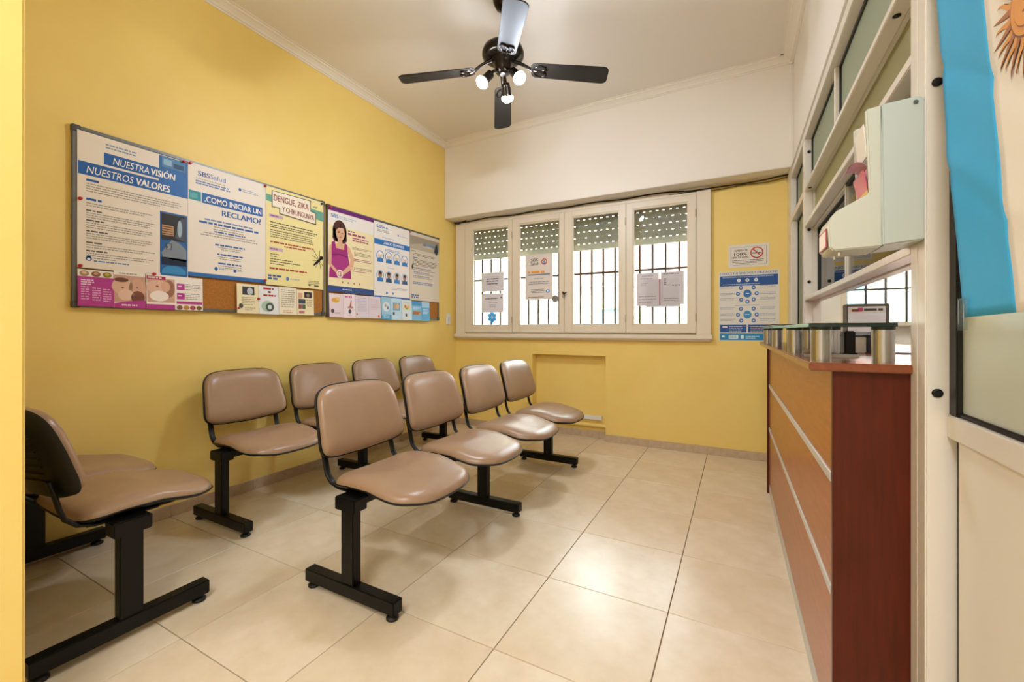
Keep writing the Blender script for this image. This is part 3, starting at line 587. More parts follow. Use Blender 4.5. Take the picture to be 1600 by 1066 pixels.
# signs on the back wall
p = Print(); W_, H_ = .30, .192
for a in [(.018, .02, .282, .022), (.018, .170, .282, .172), (.018, .02, .020, .172), (.280, .02, .282, .172)]: p.rect(*a, '8d7f76')
p.text('AMBIENTE', .045, .135, .10, .018, '5a4a42', 2, .02); p.text('100%', .045, .100, .095, .027, '4a3a34', 2, .016); p.text('LIBRE DE HUMO', .028, .078, .125, .016, '5a4a42', 2, .02); p.lines(.03, .062, .24, 1, .012, '7a6a62', .55); p.lines(.03, .048, .24, 2, .011, '7a6a62', .5)
p.ring(.212, .118, .048, .009, 'c0342c', 4); p.rect(.178, .110, .245, .119, '3a3230', 2); p.rect(.238, .110, .246, .119, 'c97a4a', 3); p.lines(.195, .138, .03, 2, .008, '9a8f88', .5, 2)
p.poly([(.176, .15), (.182, .156), (.248, .087), (.242, .081)], 'c0342c', 5)
sheet('no_smoking_sign', 'white 100% smoke free sign with red no smoking circle', 'sign', (.164, YB - .001, 1.622), 0, W_, H_, 'e2dcd2', p)
p = Print(); W_, H_ = .448, .592
p.text('CONOCE TUS DERECHOS Y OBLIGACIONES', .010, .566, .43, .020, '2c5f9c', 2, .016); p.rect(.01, .468, .438, .555, '1f5296')
p.lines(.03, .545, .39, 1, .011, 'c6d4e8', .5); p.lines(.03, .484, .39, 1, .011, 'c6d4e8', .5)
for u in (.155, .218, .282): p.ell(u, .514, .014, .015, 'e6e8ec', 2); p.ell(u, .514, .006, .007, '8fa9cc', 3)
for cy, c in ((.40, '2f6fb6'), (.222, '3a8fc8')):
    p.ell(.218, cy, .030, .034, c, 3); p.lines(.2, cy + .005, .036, 1, .012, 'dfe8f2', .7, 4, al='c')
    for a, b in ((-.048, .05), (.046, .05), (-.07, 0), (.068, 0), (-.046, -.05), (.046, -.05)) + (((0, -.068),) if cy > .3 else ()): p.ell(.218 + a, cy + b, .015, .017, '2a64ac', 3); p.ell(.218 + a, cy + b, .007, .008, 'cfdcec', 4)
    for u, al in ((.012, 'l'), (.31, 'l')):
        for v in (.055, .0, -.045): p.lines(u, cy + v + .01, .115, 2, .012, '9aa5b4', .5)
    p.lines(.12, cy - .095, .19, 1, .012, '8a9ab0', .5, al='c')
p.rect(.01, .072, .212, .138, '1f5296'); p.rect(.222, .072, .438, .138, '1f5296'); p.lines(.03, .125, .04, 1, .02, 'f2d8dc', .7, 3); p.lines(.08, .125, .11, 4, .014, 'b9cbe4', .5, 3); p.lines(.24, .125, .17, 4, .014, 'c9bcb4', .5, 3)
p.rect(.01, .006, .438, .062, '1a86bc'); p.lines(.025, .045, .04, 1, .024, 'd9ecf4', .8, 3); p.rect(.078, .018, .15, .05, 'd8e8ee', 3); p.lines(.082, .044, .06, 2, .012, '8fb0c0', .6, 4); p.rect(.168, .018, .192, .05, 'd8e8ee', 3); p.lines(.205, .042, .1, 2, .014, 'bfe0ec', .6, 3)
sheet('poster', 'white and blue poster CONOCE TUS DERECHOS Y OBLIGACIONES on yellow wall', 'poster', (.089, YB - .001, .998), 0, W_, H_, 'e0ddd4', p)

# ------------------------------------------------------------------ beam seating
def sup(t, n1, n2, a, b):
    c, s = math.cos(t), math.sin(t); n = n1 if c > 0 else n2
    return a * math.copysign(abs(c) ** (2 / n), c), b * math.copysign(abs(s) ** (2 / n), s)
def smooth(a, b, x): t = min(max((x - a) / (b - a), 0), 1); return t * t * (3 - 2 * t)
def pad(outline, top, bot, n=56, rings=(0.02, .25, .45, .62, .76, .87, .94, .98, 1.0)):
    """cushion between two height fields over a plan outline: outline(t)->(u,v); top/bot(u,v,r)->3d point"""
    vs = []; fs = []
    for side in (top, bot):
        for r in rings:
            for k in range(n):
                u, v = outline(2 * math.pi * k / n); vs.append(side(u * r, v * r, r))
    nr = len(rings)
    for s_ in range(2):
        o = s_ * nr * n
        for i in range(nr - 1):
            for k in range(n): fs.append((o + i * n + k, o + i * n + (k + 1) % n, o + (i + 1) * n + (k + 1) % n, o + (i + 1) * n + k))
        fs.append(tuple(o + k for k in range(n)))
    a, b = (nr - 1) * n, nr * n + (nr - 1) * n
    for k in range(n): fs.append((a + k, a + (k + 1) % n, b + (k + 1) % n, b + k))
    return vs, fs
SX = .104
def s_prof(x, y): return .010 * smooth(-.13, .03, x) - .031 * smooth(.06, .26, x) - .010 * smooth(.25, .345, x) ** 2 - .010 * math.exp(-((x - .0) / .10) ** 2) * math.exp(-(y / .14) ** 2) + .005 * (y / .24) ** 2
def seat_pad(th, z0, sc_, drop, p_=5):
    def o(t): return sup(t, 3.0, 6.0, .234 * sc_, .242 * sc_)
    def T(u, v, r): return (SX + u, v, z0 + s_prof(SX + u, v) + th * max(0, 1 - r ** p_) ** (1 / 2.4))
    def Bt(u, v, r): return (SX + u, v, z0 + s_prof(SX + u, v) - drop * max(0, 1 - r ** 6) ** .5 - .001)
    return pad(o, T, Bt)
LEAN = R(15); BX, BZ = -.175, .685
def back_pt(v, h, d):
    d2 = d + .62 * v * v - .25 * (h + .03) ** 2
    return (BX + d2 * math.cos(LEAN) - h * math.sin(LEAN), v, BZ + h * math.cos(LEAN) + d2 * math.sin(LEAN))
def back_pad(th, sc_, d0, drop, p_=5):
    def o(t):
        a, b = sup(t, 4.6, 4.6, (.234) * sc_, .152 * sc_)
        if math.sin(t) < 0: a, b = sup(t, 7.5, 7.5, .234 * sc_, .152 * sc_)
        return a * (1.01 - .065 * (b / .152)), b - (.012 * math.cos(a / .236 * math.pi / 2) if b < 0 else -.008 * math.cos(a / .236 * math.pi / 2))
    def T(u, v, r): return back_pt(u, v, d0 + th * max(0, 1 - r ** p_) ** (1 / 2.4))
    def Bt(u, v, r): return back_pt(u, v, d0 - drop * max(0, 1 - r ** 8) ** .4 - .001)
    return pad(o, T, Bt)
def mk(name, vf, m): mb = MB(); mb.add(vf[0], vf[1], m, True); return mb.mesh(name)
ME = {'seat': mk('seat', seat_pad(.042, .442, 1, .004), LEA), 'seat_shell': mk('seat_shell', seat_pad(.004, .440, 1.018, .022), BLKP),
      'backrest': mk('backrest', back_pad(.046, 1, 0, .002), LEA), 'back_shell': mk('back_shell', back_pad(.003, 1.035, -.002, .030), BLKP)}
m = MB()
for q in range(7): 
    h = -.09 + q * .027
    m.tube([Vector(back_pt(v / 10 * .17, h, -.033)) for v in range(-10, 11)], .004, BLKP, 6)
ME['rib'] = m.mesh('shell_ribs')
m = MB(); m.tube([(-.172, 0, .60), (-.157, 0, .545), (-.147, 0, .50), (-.135, 0, .463), (-.105, 0, .433), (-.06, 0, .419), (.02, 0, .417), (.12, 0, .419)], .0075, BLK, 10, rad2=.015, up=(0, 1, 0)); ME['bracket'] = m.mesh('bracket')
ME['leg_bar'] = B(-.25, .25, -.024, .024, .026, .078, BLK).mesh('leg_bar', .003)
ME['leg_post'] = B(-.034, .034, -.021, .021, .078, .40, BLK).mesh('leg_post', .003)
ME['beam_clamp'] = B(-.056, .056, -.034, .034, .372, .424, BLK).mesh('beam_clamp', .004)
m = MB(); m.lathe([(.018, 0), (.024, .003), (.024, .010), (.014, .016), (.008, .017), (.008, .028)], RUB, n=14); ME['foot'] = m.mesh('foot')
ME['mount'] = B(-.10, .16, -.20, .20, .414, .424, BLK).mesh('seat_plate', .002)
def bench(label, loc, rz, seats, legs, sdx=0, bdx=0, group=None):
    t = thing('waiting_bench', label, 'bench', loc, rz, group)
    ylo, yhi = min(legs) - .02, max(legs) + .03
    B(-.022, .022, ylo, yhi, .376, .416, BLK).build('beam', t, bevel=.003)
    for y in legs:
        link('leg_post', ME['leg_post'], t, (0, y, 0)); link('beam_clamp', ME['beam_clamp'], t, (0, y, 0))
        lb = link('leg_bar', ME['leg_bar'], t, (0, y, 0))
        for x in (-.222, .222): link('foot', ME['foot'], lb, (x, 0, 0))
    for y in seats:
        s_ = link('seat', ME['seat'], t, (sdx, y, 0)); link('seat_shell', ME['seat_shell'], s_); link('seat_plate', ME['mount'], s_)
        b_ = link('backrest', ME['backrest'], t, (bdx, y, 0)); link('back_shell', ME['back_shell'], b_); link('shell_ribs', ME['rib'], b_)
        for q in (-.198, .198): link('bracket', ME['bracket'], b_, (0, q, 0))
    return t
S4 = [.25 + .545 * q for q in range(4)]
bench('tan four seat beam bench standing out in the room, in the front row', (-1.135, -.05, 0), 0, S4, [0, 1.01, 2.01], -.024, -.066)
bench('tan four seat beam bench with its backs along the yellow left wall', (-2.285, .07, 0), 0, S4, [0, 1.0, 2.0], -.035, -.062)
bench('tan two seat beam bench at far left facing the window, beside the yellow wall end', (-1.68, -.556, 0), R(90), [.245, .745], [0, .965], 0, -.018)

# ------------------------------------------------------------------ ceiling fan
F = Vector((-1.048, 1.046, 0)); A0 = R(29)
fan = thing('ceiling_fan', 'dark four blade ceiling fan with three lit spot lamps', 'ceiling fan', (F.x, F.y, ZC))
def fz(z): return z - ZC
MB().lathe([(.02, fz(3.075)), (.045, fz(3.085)), (.062, fz(3.12)), (.068, fz(3.178))], FANM).build('canopy', fan)
MB().tube([(0, 0, fz(3.08)), (0, 0, fz(2.86))], .0125, FANM, 14).build('downrod', fan)
MB().lathe([(.02, fz(2.90)), (.03, fz(2.885)), (.045, fz(2.862)), (.09, fz(2.848)), (.122, fz(2.828)), (.130, fz(2.805)), (.129, fz(2.785)), (.112, fz(2.772)), (.075, fz(2.768)), (.06, fz(2.766))], FANM, n=36).build('motor_housing', fan)
MB().lathe([(.07, fz(2.768)), (.07, fz(2.752)), (.052, fz(2.746)), (.050, fz(2.70)), (.044, fz(2.684)), (.02, fz(2.674))], FANM, n=30).build('switch_housing', fan)
m = MB(); w0, w1, r0, r1 = .055, .065, .175, .645; n_ = 6; pts = []
for q in range(n_ + 1): a = -math.pi / 2 + math.pi / 2 * q / n_; pts.append((r1 - .035 + .035 * math.cos(a), -w1 + .035 + .035 * math.sin(a)))
for q in range(n_ + 1): a = math.pi / 2 * q / n_; pts.append((r1 - .035 + .035 * math.cos(a), w1 - .035 + .035 * math.sin(a)))
for q in range(n_ + 1): a = math.pi / 2 + math.pi / 2 * q / n_; pts.append((r0 + .03 + .03 * math.cos(a), w0 - .03 + .03 * math.sin(a)))
for q in range(n_ + 1): a = math.pi + math.pi / 2 * q / n_; pts.append((r0 + .03 + .03 * math.cos(a), -w0 + .03 + .03 * math.sin(a)))
m.prism(pts, -.003, .004, FANB, 'z'); bl_m = m.mesh('blade', .0015, 1)
m = MB(); m.tube([(.065, 0, .05), (.10, 0, .042), (.14, 0, .025), (.185, 0, -.002), (.21, 0, -.006)], [.012, .011, .010, .010, .012], FANM, 10)
for s_ in (-1, 1): m.tube([(.185, 0, -.004), (.20, s_ * .03, -.006), (.235, s_ * .042, -.006), (.26, s_ * .036, -.006), (.262, s_ * .012, -.006), (.235, s_ * .008, -.006)], .0055, FANM, 8)
m.tube([(.20, 0, -.006), (.255, 0, -.006)], .007, FANM, 8)
iron_m = m.mesh('blade_iron')
for q in range(4):
    b_ = link('blade', bl_m, fan); b_.location = (0, 0, fz(2.714)); b_.rotation_euler = (Matrix.Rotation(R((25, 119.5, 207, 305)[q]), 4, 'Z') @ Matrix.Rotation(R(6), 4, 'Y') @ Matrix.Rotation(R(-11), 4, 'X')).to_euler()
    link('blade_iron', iron_m, b_)
for q in range(3):
    a = R(107 + 120 * q); d = Vector((math.cos(a), math.sin(a), 0)); dn = (d * .66 + Vector((0, 0, -.75))).normalized()
    p0 = d * .035 + Vector((0, 0, fz(2.69))); p1 = d * .078 + Vector((0, 0, fz(2.664)))
    MB().tube([p0, d * .06 + Vector((0, 0, fz(2.684))), p1], .009, FANM, 10).build('lamp_arm', fan)
    sk = MB().tube([p1 - dn * .005, p1, p1 + dn * .012, p1 + dn * .06, p1 + dn * .066], [.014, .024, .026, .027, .030], FANM, 20).build('lamp_socket', fan)
    q0 = p1 + dn * .066
    MB().tube([q0, q0 + dn * .012], [.032, .036], mat('lamp_collar', 'd8dde2', .3), 20).build('lamp_rim', sk)
    MB().tube([q0 + dn * .012, q0 + dn * .018, q0 + dn * .03, q0 + dn * .04, q0 + dn * .046], [.036, .038, .035, .025, .008], BULBM, 20).build('bulb', sk)

# ------------------------------------------------------------------ service window in the right partition
sv = struct(link('window_2', None), 'white aluminium service window partition above the counter')
D2 = .675
def ap(name, *a, m=ALU, bev=.0025): return B(*a, m).build(name, sv, bevel=bev)
XM = .634
# near post (two profiles), far post
ap('post', XP, D2, .012, .056, 0, 2.30); ap('post', XP, D2, -.032, .011, 0, 2.30)
ap('post', XP, XM, 1.851, 1.94, 0, 2.25); ap('post', XM, D2, 1.851, 1.94, 0, 2.25)
ap('post', XP, D2, 2.60, YB, 0, 2.345)
ap('rail', XP, XM, .056, 1.851, 2.245, 2.30); ap('rail', XM, D2, .056, 1.851, 2.245, 2.30); ap('rail', XP, D2, 1.94, 2.60, 2.245, 2.345); ap('head_strip', XP - .008, .64, .0, YB, 2.295, 2.305, m=ALU); ap('rail', XP, D2, 1.851, 1.94, 2.25, 2.30)
ap('beam', XP, XM, .056, 1.851, 1.930, 1.952); ap('beam', XM + .001, D2, .056, 1.851, 1.930, 1.952)
ap('rail', XP, XM + .005, .056, 1.851, 1.708, 1.734); ap('rail', XP, XM + .005, .056, 1.851, 1.266, 1.290)
ap('rail', XM + .006, D2, .056, 1.851, 1.70, 1.74); ap('rail', XM + .006, D2, .056, 1.851, 1.262, 1.294)
ap('rail', XP, D2, 1.94, 2.60, 1.905, 1.952); ap('stile', XP + .006, XM + .02, 2.53, 2.60, 0, 1.905); ap('stile', XP + .006, XM + .02, 1.94, 1.985, 0, 1.905)
# panes and gaskets
def gask(y0, y1, z0, z1, x=XM, t=.014):
    m = MB()
    for a in [(y0, y0 + t, z0, z1), (y1 - t, y1, z0, z1), (y0 + t, y1 - t, z0, z0 + t), (y0 + t, y1 - t, z1 - t, z1)]: m.box(x - .006, x + .010, *a, GASK)
    m.build('gasket', sv)
for a, b in ((.056, 1.058), (1.080, 1.851)):
    gask(a, b, 1.952, 2.245); B(XM + .001, XM + .005, a + .004, b - .004, 1.956, 2.241, FROST).build('frosted_pane', sv)
B(XM + .012, XM + .016, .06, 1.848, 1.735, 1.929, mat('frosted_olive', 'a49c62', .5)).build('frosted_pane', sv); MC['frosted_olive'].node_tree.nodes['Principled BSDF'].inputs['Transmission Weight'].default_value = .5
ap('mullion', XP + .02, XM + .012, 1.058, 1.080, 1.952, 2.245)
gask(.056, 1.0, 1.290, 1.708, XM + .012); gask(.96, 1.851, 1.290, 1.708, XM + .03)
B(XM + .014, XM + .018, .07, .99, 1.30, 1.70, WGLASS).build('sliding_pane', sv); B(XM + .032, XM + .036, .97, 1.84, 1.30, 1.70, WGLASS).build('sliding_pane', sv)
ap('pane_edge', XM + .004, XM + .026, .985, 1.005, 1.290, 1.708)
gask(1.94, 2.60, 1.952, 2.245); B(XM + .001, XM + .005, 1.95, 2.59, 1.956, 2.241, FROST).build('frosted_pane', sv)
gask(1.985, 2.53, 1.0, 1.905); B(XM + .001, XM + .005, 1.99, 2.525, 1.0, 1.90, FROST).build('frosted_pane', sv); ap('panel', XM, XM + .02, 1.985, 2.53, 0, 1.0)
capm = MB().lathe([(.009, 0), (.0095, .0025), (.006, .004)], BLKP, n=14).mesh('screw_cap')
def cap(x, y, z, nrm):
    o = link('screw_cap', capm, sv, (x, y, z)); o.rotation_euler = {'y': (R(90), 0, 0), 'z': (R(180), 0, 0)}[nrm]
for z in (1.381, 1.696, 1.98, 2.165): cap(.616, 1.851, z, 'y')
for z in (.956, 1.617): cap(.612, -.032, z, 'y')
for x, y in ((.60 + .012, .229), (.612, 1.78), (.655, 1.78)): cap(x, y, 1.930, 'z')
# ------------------------------------------------------------------ glazed door beside it
dr = struct(link('door_1', None), 'white aluminium door with frosted glass beyond the flag')
def dp(name, *a, m=ALU, bev=.0025): return B(*a, m).build(name, dr, bevel=bev)
dp('rail', .627, .67, -1.02, -.033, .864, .912); dp('rail', .627, .67, -1.02, -.033, 2.2, 2.30); dp('rail', .627, .67, -1.02, -.033, 0, .06); dp('stile', .627, .67, -1.02, -.96, .06, 2.2)
dp('panel', .636, .65, -.96, -.058, .06, .864, m=mat('door_panel', 'e6e0d4', .38)); dp('gap_seal', .642, .66, -.058, -.033, .06, .864, m=GASK); dp('gasket', .630, .66, -.068, -.033, .912, 2.2, m=GASK); dp('gasket', .634, .66, -.96, -.068, .912, .922, m=GASK)
B(.640, .645, -.96, -.066, .920, 2.2, mat('frosted_door_glass', 'e4ebde', .35)).build('frosted_pane', dr); MC['frosted_door_glass'].node_tree.nodes['Principled BSDF'].inputs['Transmission Weight'].default_value = .4
# notice behind the flag
p = Print(); p.rect(.014, .082, .026, .10, RED); p.ring(.05, .035, .028, .007, '6a6864', 2); p.ring(.05, .035, .014, .005, '9a8a5a', 2)
tag(sheet('paper_notice', 'cream notice with a ring mark on the door glass behind the flag', 'notice', (.639, -.07, 1.15), R(-90), .30, .24, 'd9ccae', p), None)

# ------------------------------------------------------------------ counter
ct = thing('reception_counter', 'long reception counter with orange wood front and dark mahogany end', 'counter', (.447, .056, 0), R(.74))
LC = 2.02
B(-.001, .160, 0, .02, 0, .988, MAHO).build('end_panel', ct, bevel=.0015); B(-.012, .165, LC - .02, LC, 0, .988, MAHO).build('end_panel', ct, bevel=.0015)
for z0, z1 in ((.062, .42), (.442, .706), (.730, .988)): B(.001, .018, .0205, LC - .0205, z0, z1, CHER).build('front_panel', ct, bevel=.001, seg=1)
for z0, z1 in ((.420, .442), (.706, .730)): B(-.003, .012, .0205, LC - .0205, z0, z1, ALUB).build('metal_strip', ct, bevel=.001, seg=1)
B(.0, .016, .0205, LC - .0205, 0, .060, ALUB).build('kick_plate', ct, bevel=.001, seg=1)
B(.02, .155, .02, LC - .02, .96, .975, MAHO).build('inner_shelf', ct)
B(-.052, .62, -.018, LC + .03, .9885, 1.0095, WTOP).build('worktop', None, bevel=.003, loc=(.447, .056, 0), rz=R(.74)).name = 'worktop'
tag(bpy.data.objects['worktop'], 'dark reddish wood worktop slab lying on the counter', 'worktop')
gs = thing('glass_shelf', 'clear green edged glass shelf on short steel cylinders', 'shelf', (.398, .062, 0), R(.74))
B(0, .175, 0, 2.02, 1.098, 1.108, GSHELF).build('glass_plate', gs, bevel=.001, seg=1)
m = MB(); e = mat('glass_edge', '5fa389', .25)
m.box(-.0004, .0008, .001, 2.019, 1.0985, 1.1075, e); m.box(.001, .174, -.0004, .0006, 1.0985, 1.1075, mat('glass_edge_dark', '1d2b26', .25)); m.build('polished_edge', gs)
cylm = MB().lathe([(.0225, 1.0095), (.0225, 1.091)], STEEL, n=32).mesh('cylinder'); puck = MB().lathe([(.0215, 1.091), (.0235, 1.0925), (.0235, 1.098)], mat('green_pad', '16332a', .4), n=24).mesh('pad')
for x, y in ((.032, .045), (.022, .47), (.017, 1.05), (.014, 1.58), (.155, .03), (.118, .41), (.13, .98), (.13, 1.6)):
    c_ = link('steel_cylinder', cylm, gs, (x, y, 0)); link('pad', puck, c_)
# things on and under the glass
def small(name, label, cat, parts, loc=(0, 0, 0), rz=0):
    t = thing(name, label, cat, loc, rz)
    for nm, a, mm_, bv in parts: B(*a, mm_).build(nm, t, bevel=bv)
    return t
small('tray', 'flat black tray with pale rim on worktop behind the front cylinder', 'tray', [('base', (0, .125, 0, .12, 0, .006), BLKP, .002), ('rim', (-.004, .129, -.004, 0, 0, .009), ALUB, .001)], (.42, .31, 1.0095))
small('card_reader', 'black upright device under the glass shelf behind cylinder', 'device', [('body', (0, .03, 0, .05, 0, .078), BLKP, .004), ('foot', (-.005, .035, -.005, .055, 0, .006), BLKP, .002)], (.548, .50, 1.0095))
small('white_box', 'small white box with black lid under the glass shelf', 'box', [('body', (0, .055, 0, .09, 0, .058), mat('box_white', 'd6d2c8', .45), .003), ('lid', (-.003, .070, -.003, .093, .058, .063), BLKP, .002)], (.575, .62, 1.0095))
small('document_tray', 'grey metal tray standing between glass shelf and office', 'tray', [('side', (0, .012, 0, .55, 0, .075), mat('tray_grey', '8e9297', .4, .3), .003), ('bottom', (.012, .16, 0, .55, 0, .006), mat('tray_grey', '8e9297', .4, .3), .002)], (.64, .60, 1.0095))
small('paper_stack', 'loose white papers lying on far end of glass shelf', 'papers', [('sheet', (0, .13, 0, .20, 0, .0012), PAPER, 0), ('sheet', (.015, .15, .09, .30, .0012, .0024), PAPER, 0), ('sheet', (-.012, .10, .26, .44, .0024, .0036), PAPER, 0)], (.385, .95, 1.108))
small('folder', 'dark brown folder on far end of the glass shelf', 'folder', [('cover', (0, .13, 0, .55, 0, .004), mat('folder_brown', '4a3a30', .4), .001), ('pages', (.004, .126, .01, .54, .004, .010), PAPER, .001), ('cover', (0, .13, 0, .55, .010, .014), mat('folder_brown', '4a3a30', .4), .001)], (.40, 1.40, 1.108))
# office side: box with paper, desk shelf, window
bx = small('document_box', 'grey box file with white sheet, seen through the service opening', 'box file', [('body', (0, .17, 0, .10, 0, .215), mat('grey_box', '5d5750', .5), .003)], (.735, 1.50, 1.0095))
p = Print(); p.lines(.015, .178, .03, 1, .02, '7a4a3a', .8); p.rect(.04, .165, .06, .185, 'c04a7a', 2); p.lines(.065, .18, .075, 1, .018, '4a4a4e', .8); p.rect(.0, .0, .15, .155, 'e2e6f2', 2); p.text('LOBA', .035, .085, .035, .018, '4a5c8a', 3, .02)
sheet('paper_notice', 'white sheet with blue print leaning on the grey box file', 'notice', (.738, 1.494, 1.0195), 0, .15, .19, 'd9d8d4', p)
small('office_desk', 'cream desk surface inside the office behind the counter', 'desk', [('desk_top', (0, .9, 0, 1.7, .72, .75), mat('desk_cream', 'd8cfbd', .4), .004), ('side_panel', (.02, .05, .02, 1.68, 0, .72), mat('desk_cream', 'd8cfbd', .4), .003), ('side_panel', (.8, .83, .02, 1.68, 0, .72), mat('desk_cream', 'd8cfbd', .4), .003)], (1.08, .5, 0))
ow = struct(link('window_3', None), 'bright office window with bars seen through the service opening')
for a in [(OX0, OX0 + .04, 2.85, 2.90, OZ0, OZ1), (OX1 - .04, OX1, 2.85, 2.90, OZ0, OZ1), (OX0 + .04, OX1 - .04, 2.85, 2.90, OZ1 - .04, OZ1)]: B(*a, CREAM).build('frame_bar', ow, bevel=.003)
B(OX0 - .04, OX1 + .04, 2.78, 3.1, OZ0 - .03, OZ0, CREAM).build('window_sill', ow, bevel=.004); B(OX0 + .04, OX1 - .04, 2.872, 2.876, OZ0, OZ1 - .04, WGLASS).build('pane', ow)
og = thing('window_grille', 'dark bars outside the office window', 'grille', (0, 3.0, 0))
for q in range(9): B(1.0 + q * .122 - .007, 1.0 + q * .122 + .007, -.007, .007, OZ0, OZ1, GRIL).build('bar', og)
B(OX0 + .01, OX1, -.011, -.005, 1.40, 1.414, GRIL).build('cross_bar', og)

# ------------------------------------------------------------------ ticket dispenser on the near post
td = thing('ticket_dispenser', 'off white queue ticket dispenser fixed to the aluminium post', 'dispenser', (0, 0, 0))
yN, yF = -.034, .088
m = MB(); m.prism([(.522, 1.278), (.5925, 1.285), (.5925, 1.585), (.585, 1.597), (.519, 1.593)], yN, yF, DISPG, 'y'); m.build('back_box', td, bevel=.003)
FP = [(.521, 1.592), (.492, 1.588), (.499, 1.398), (.440, 1.366), (.428, 1.352), (.423, 1.336), (.426, 1.282), (.434, 1.274), (.521, 1.276)]
m = MB(); m.prism(FP, yN, yN + .012, DISP, 'y'); m.prism(FP, yF - .012, yF, DISP, 'y'); m.build('side_cheek', td, bevel=.003)
m = MB(); m.prism([(.521, 1.395), (.499, 1.394), (.440, 1.362), (.428, 1.350), (.4235, 1.335), (.4265, 1.282), (.434, 1.2745), (.521, 1.2765)], yN + .012, yF - .012, DISP, 'y'); m.build('front_housing', td, bevel=.002)
mm = Matrix.Translation((.528, yN + .014, 1.45)) @ Matrix.Rotation(R(-90), 4, 'X')
MB().lathe([(.012, 0), (.030, 0), (.030, .094), (.012, .094)], mat('pink_paper', 'dfa9bd', .5), n=30, mat4=mm).build('ticket_roll', td)
TG = [(.505 - .024 * (1 - math.cos(q * .4)) * .9, 1.452 + .03 * math.sin(q * .4)) for q in range(8)]
m = MB(); m.prism(TG + [(a - .0006, b - .0008) for a, b in reversed(TG)], yN + .03, yF - .015, lit_paper('pink_tongue', 'dcb4c2'), 'y'); m.build('ticket_tongue', td)
m = MB(); m.prism([(.502, 1.40), (.500, 1.40), (.489, 1.455), (.491, 1.455)], yN + .013, yF - .02, mat('ticket_red', 'c8445a', .45), 'y'); m.build('red_label', td)
m = MB(); m.prism([(.4995, 1.40), (.4985, 1.40), (.4975, 1.418), (.4985, 1.418)], yN + .013, yF - .02, mat('ticket_yellow', 'e8b23c', .45), 'y'); m.build('yellow_label', td)
m = MB(); m.prism([(.498, 1.485), (.496, 1.485), (.490, 1.56), (.492, 1.56)], yN + .013, yF - .03, PAPER, 'y'); m.build('paper_ticket', td)
p = MB(); p.box(.4212, .4232, yN + .015, yF - .015, 1.285, 1.33, mat('label_red', 'a83a36', .45)); p.box(.4207, .4213, yN + .018, yF - .018, 1.288, 1.325, PAPER); p.build('nose_label', td)
for y in (yN + .03, yF - .03): MB().lathe([(.003, 1.266), (.0035, 1.276)], CHRO, c=(.45, y, 0), n=8).build('feed_pin', td)
MB().lathe([(.0045, 0), (.0045, .002)], CHRO, n=12, mat4=Matrix.Translation((.577, yN - .0005, 1.583)) @ Matrix.Rotation(R(90), 4, 'X')).build('screw', td)

# ------------------------------------------------------------------ flag on the door
fg = thing('flag', 'light blue and white flag with golden sun hanging on the frosted door', 'flag', (.585, 0, 0))
CYF = mat('flag_blue', '2ea3d8', .7, bump=(300, .1)); WHF = mat('flag_white', 'e9e2d6', .7, bump=(300, .1))
def flag_xyz(s, z):
    """s 0..1 across, z height: left edge slants, soft folds"""
    tz = (z - 1.11) / .63
    y_l = -.243 + .130 * tz + .0015 * math.sin(z * 14); wd = .54 + .05 * tz
    d = z - (1.38 - .5 * s); fold = .003 * math.exp(-(d / .016) ** 2) - .003 * math.exp(-((d - .02) / .05) ** 2)
    d2 = z - (1.60 - .45 * s); fold += .003 * math.exp(-(d2 / .015) ** 2)
    x = -.003 * math.sin(s * 9 + z * 2) - .001 * math.sin(z * 6 + s * 4) + fold
    return x, y_l - wd * s
def strip(a, b, m, name, part):
    mb = MB(); nu, nv = 14, 60; vs = []; fs = []
    for i in range(nv + 1):
        z = 1.112 + (2.12 - 1.112) * i / nv
        for k in range(nu + 1):
            s = a + (b - a) * k / nu; x, y = flag_xyz(s, z); vs.append((x, y, z + .012 * s))
    for i in range(nv):
        for k in range(nu): fs.append((i * (nu + 1) + k, i * (nu + 1) + k + 1, (i + 1) * (nu + 1) + k + 1, (i + 1) * (nu + 1) + k))
    mb.add(vs, fs, m, True); o = mb.build(name, part)
    so = o.modifiers.new('thick', 'SOLIDIFY'); so.thickness = .0016; so.offset = 0
    return o
strip(0, .27, CYF, 'blue_band', fg); wbnd = strip(.27, .68, WHF, 'white_band', fg); strip(.68, 1, CYF, 'blue_band', fg)
sun = MB(); sy, sz = -.432, 1.532
def fpt(y, z, k):
    tz = (z - 1.11) / .63; y_l = -.243 + .130 * tz + .0015 * math.sin(z * 14); s = (y_l - y) / (.54 + .05 * tz); x, _ = flag_xyz(s, z); return (x - .0018 - .0006 * k, y, z + .004)
GOLD, GOLD2, BRN = mat('sun_gold', 'd9932c', .6), mat('sun_gold_dark', 'a8641f', .6), mat('sun_brown', '7a4214', .6)
for q in range(32):
    a = 2 * math.pi * q / 32; L_ = .106 if q % 2 else .098
    for k, (mm_, ww) in enumerate(((BRN, 1.2), (GOLD2 if q % 2 else GOLD, 1.0))):
        P = []
        for side in (1, -1):
            rr = [.045, .06, .075, .09, L_ - k * .004] if side == 1 else [.09, .075, .06, .045]
            for r in rr:
                wv = (.0035 * math.sin((r - .045) * 120) if q % 2 == 0 else 0); hw = .0055 * ww * (1 - (r - .045) / (L_ - .04)) * side if r < L_ - .005 else 0
                c, d = math.cos(a), math.sin(a); P.append(fpt(sy - (r * c - (hw + wv) * d), sz + r * d + (hw + wv) * c, k))
        sun.add(P, [tuple(range(len(P)))], mm_)
for k, (r, mm_) in enumerate(((.049, BRN), (.046, GOLD), (.036, GOLD2), (.034, GOLD))):
    sun.add([fpt(sy + r * math.cos(2 * math.pi * q / 32), sz + r * math.sin(2 * math.pi * q / 32), 2 + k) for q in range(32)], [tuple(range(32))], mm_)
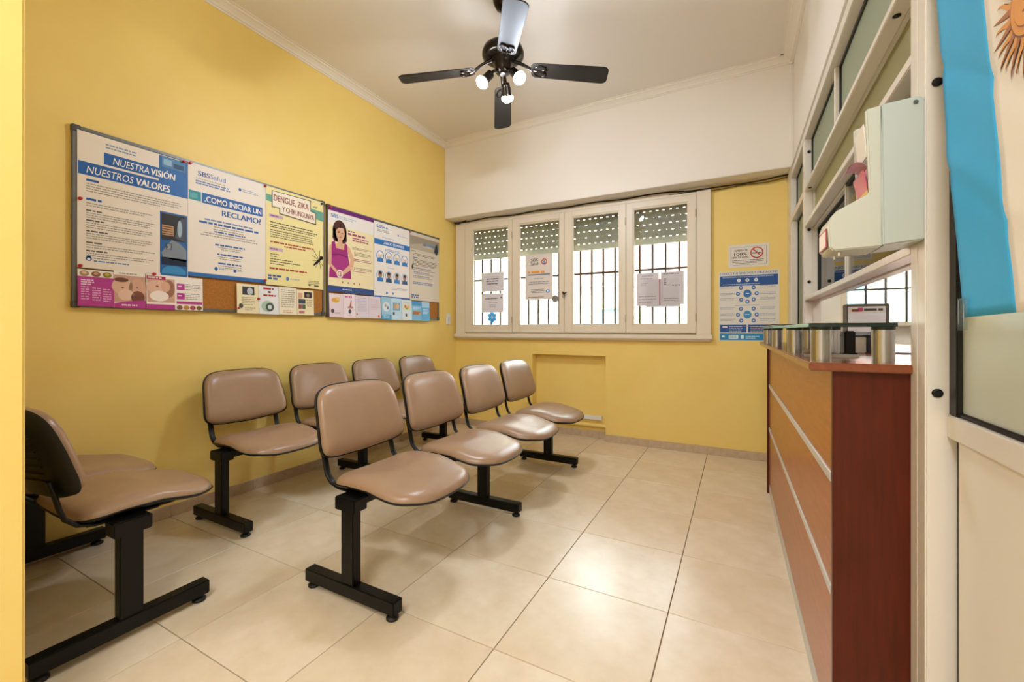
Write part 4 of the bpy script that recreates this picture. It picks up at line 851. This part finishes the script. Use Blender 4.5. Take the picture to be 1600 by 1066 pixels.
def dot(u, v, a, b, mm_, k=7): sun.add([fpt(sy + u + a * math.cos(2 * math.pi * q / 12), sz + v + b * math.sin(2 * math.pi * q / 12), k) for q in range(12)], [tuple(range(12))], mm_)
for s_ in (-1, 1): dot(s_ * .012, .008, .006, .003, BRN); dot(s_ * .012, .014, .008, .0015, BRN)
dot(0, -.002, .003, .009, GOLD2); dot(0, -.015, .009, .002, BRN)
sun.build('sun_emblem', wbnd)
m = MB(); m.box(.5795, .5800, -.262, -.222, 1.09, 1.145, TAPE); m.box(.5790, .5795, -.251, -.2495, 1.093, 1.135, PAPER); m.box(.5790, .5795, -.232, -.2305, 1.10, 1.142, PAPER); tag(m.build('clear_tape', bevel=.0005, seg=1), 'piece of clear tape on the lower corner of the flag', 'tape')

# ------------------------------------------------------------------ outside
HS = mat('house_render', 'e6d8c0', .8, noise=(2, 'd8c6a8')); ROOF = mat('roof_tile', 'b98a7a', .8)
struct(B(-12, 12, 3.1, 20, -.3, -.1, mat('street', 'b5afa6', .9, noise=(2, 'a39d94'))).build('ground_outside'), 'pale street surface outside the window')
hs = thing('house', 'sunlit cream house across the street, seen through the windows', 'house', (0, 9, 0))
B(-9, 6, 0, 3, -.1, 2.15, HS).build('wall', hs)
m = MB(); m.prism([(-.35, 2.12), (3.2, 4.6), (3.2, 4.75), (-.35, 2.22)], -3.5, 6, ROOF, 'x'); m.build('roof', hs)
B(-9, -3.9, 0, 3, 2.15, 4.6, HS).build('upper_wall', hs); B(-6.55, -6.15, -.25, 0, -.1, 2.7, mat('pillar_tan', 'd9b98f', .8)).build('pillar', hs, bevel=.02)
wf = B(-2.75, -1.95, -.04, 0, .8, 1.60, mat('blue_frame', '4f7f95', .5)).build('window', hs); B(-2.68, -2.02, -.06, -.04, .87, 1.53, mat('far_glass', '9fc0c8', .15)).build('pane', wf)
for q in range(5): B(-2.62 + q * .13, -2.60 + q * .13, -.08, -.06, .87, 1.53, MC['blue_frame']).build('window_bar', wf)
B(-2.85, -1.85, -.12, 0, 1.60, 1.68, mat('lintel_yellow', 'd8b060', .7)).build('lintel', hs); B(1.2, 2.4, -.05, 0, .4, 1.9, MC['blue_frame']).build('door', hs, bevel=.01)
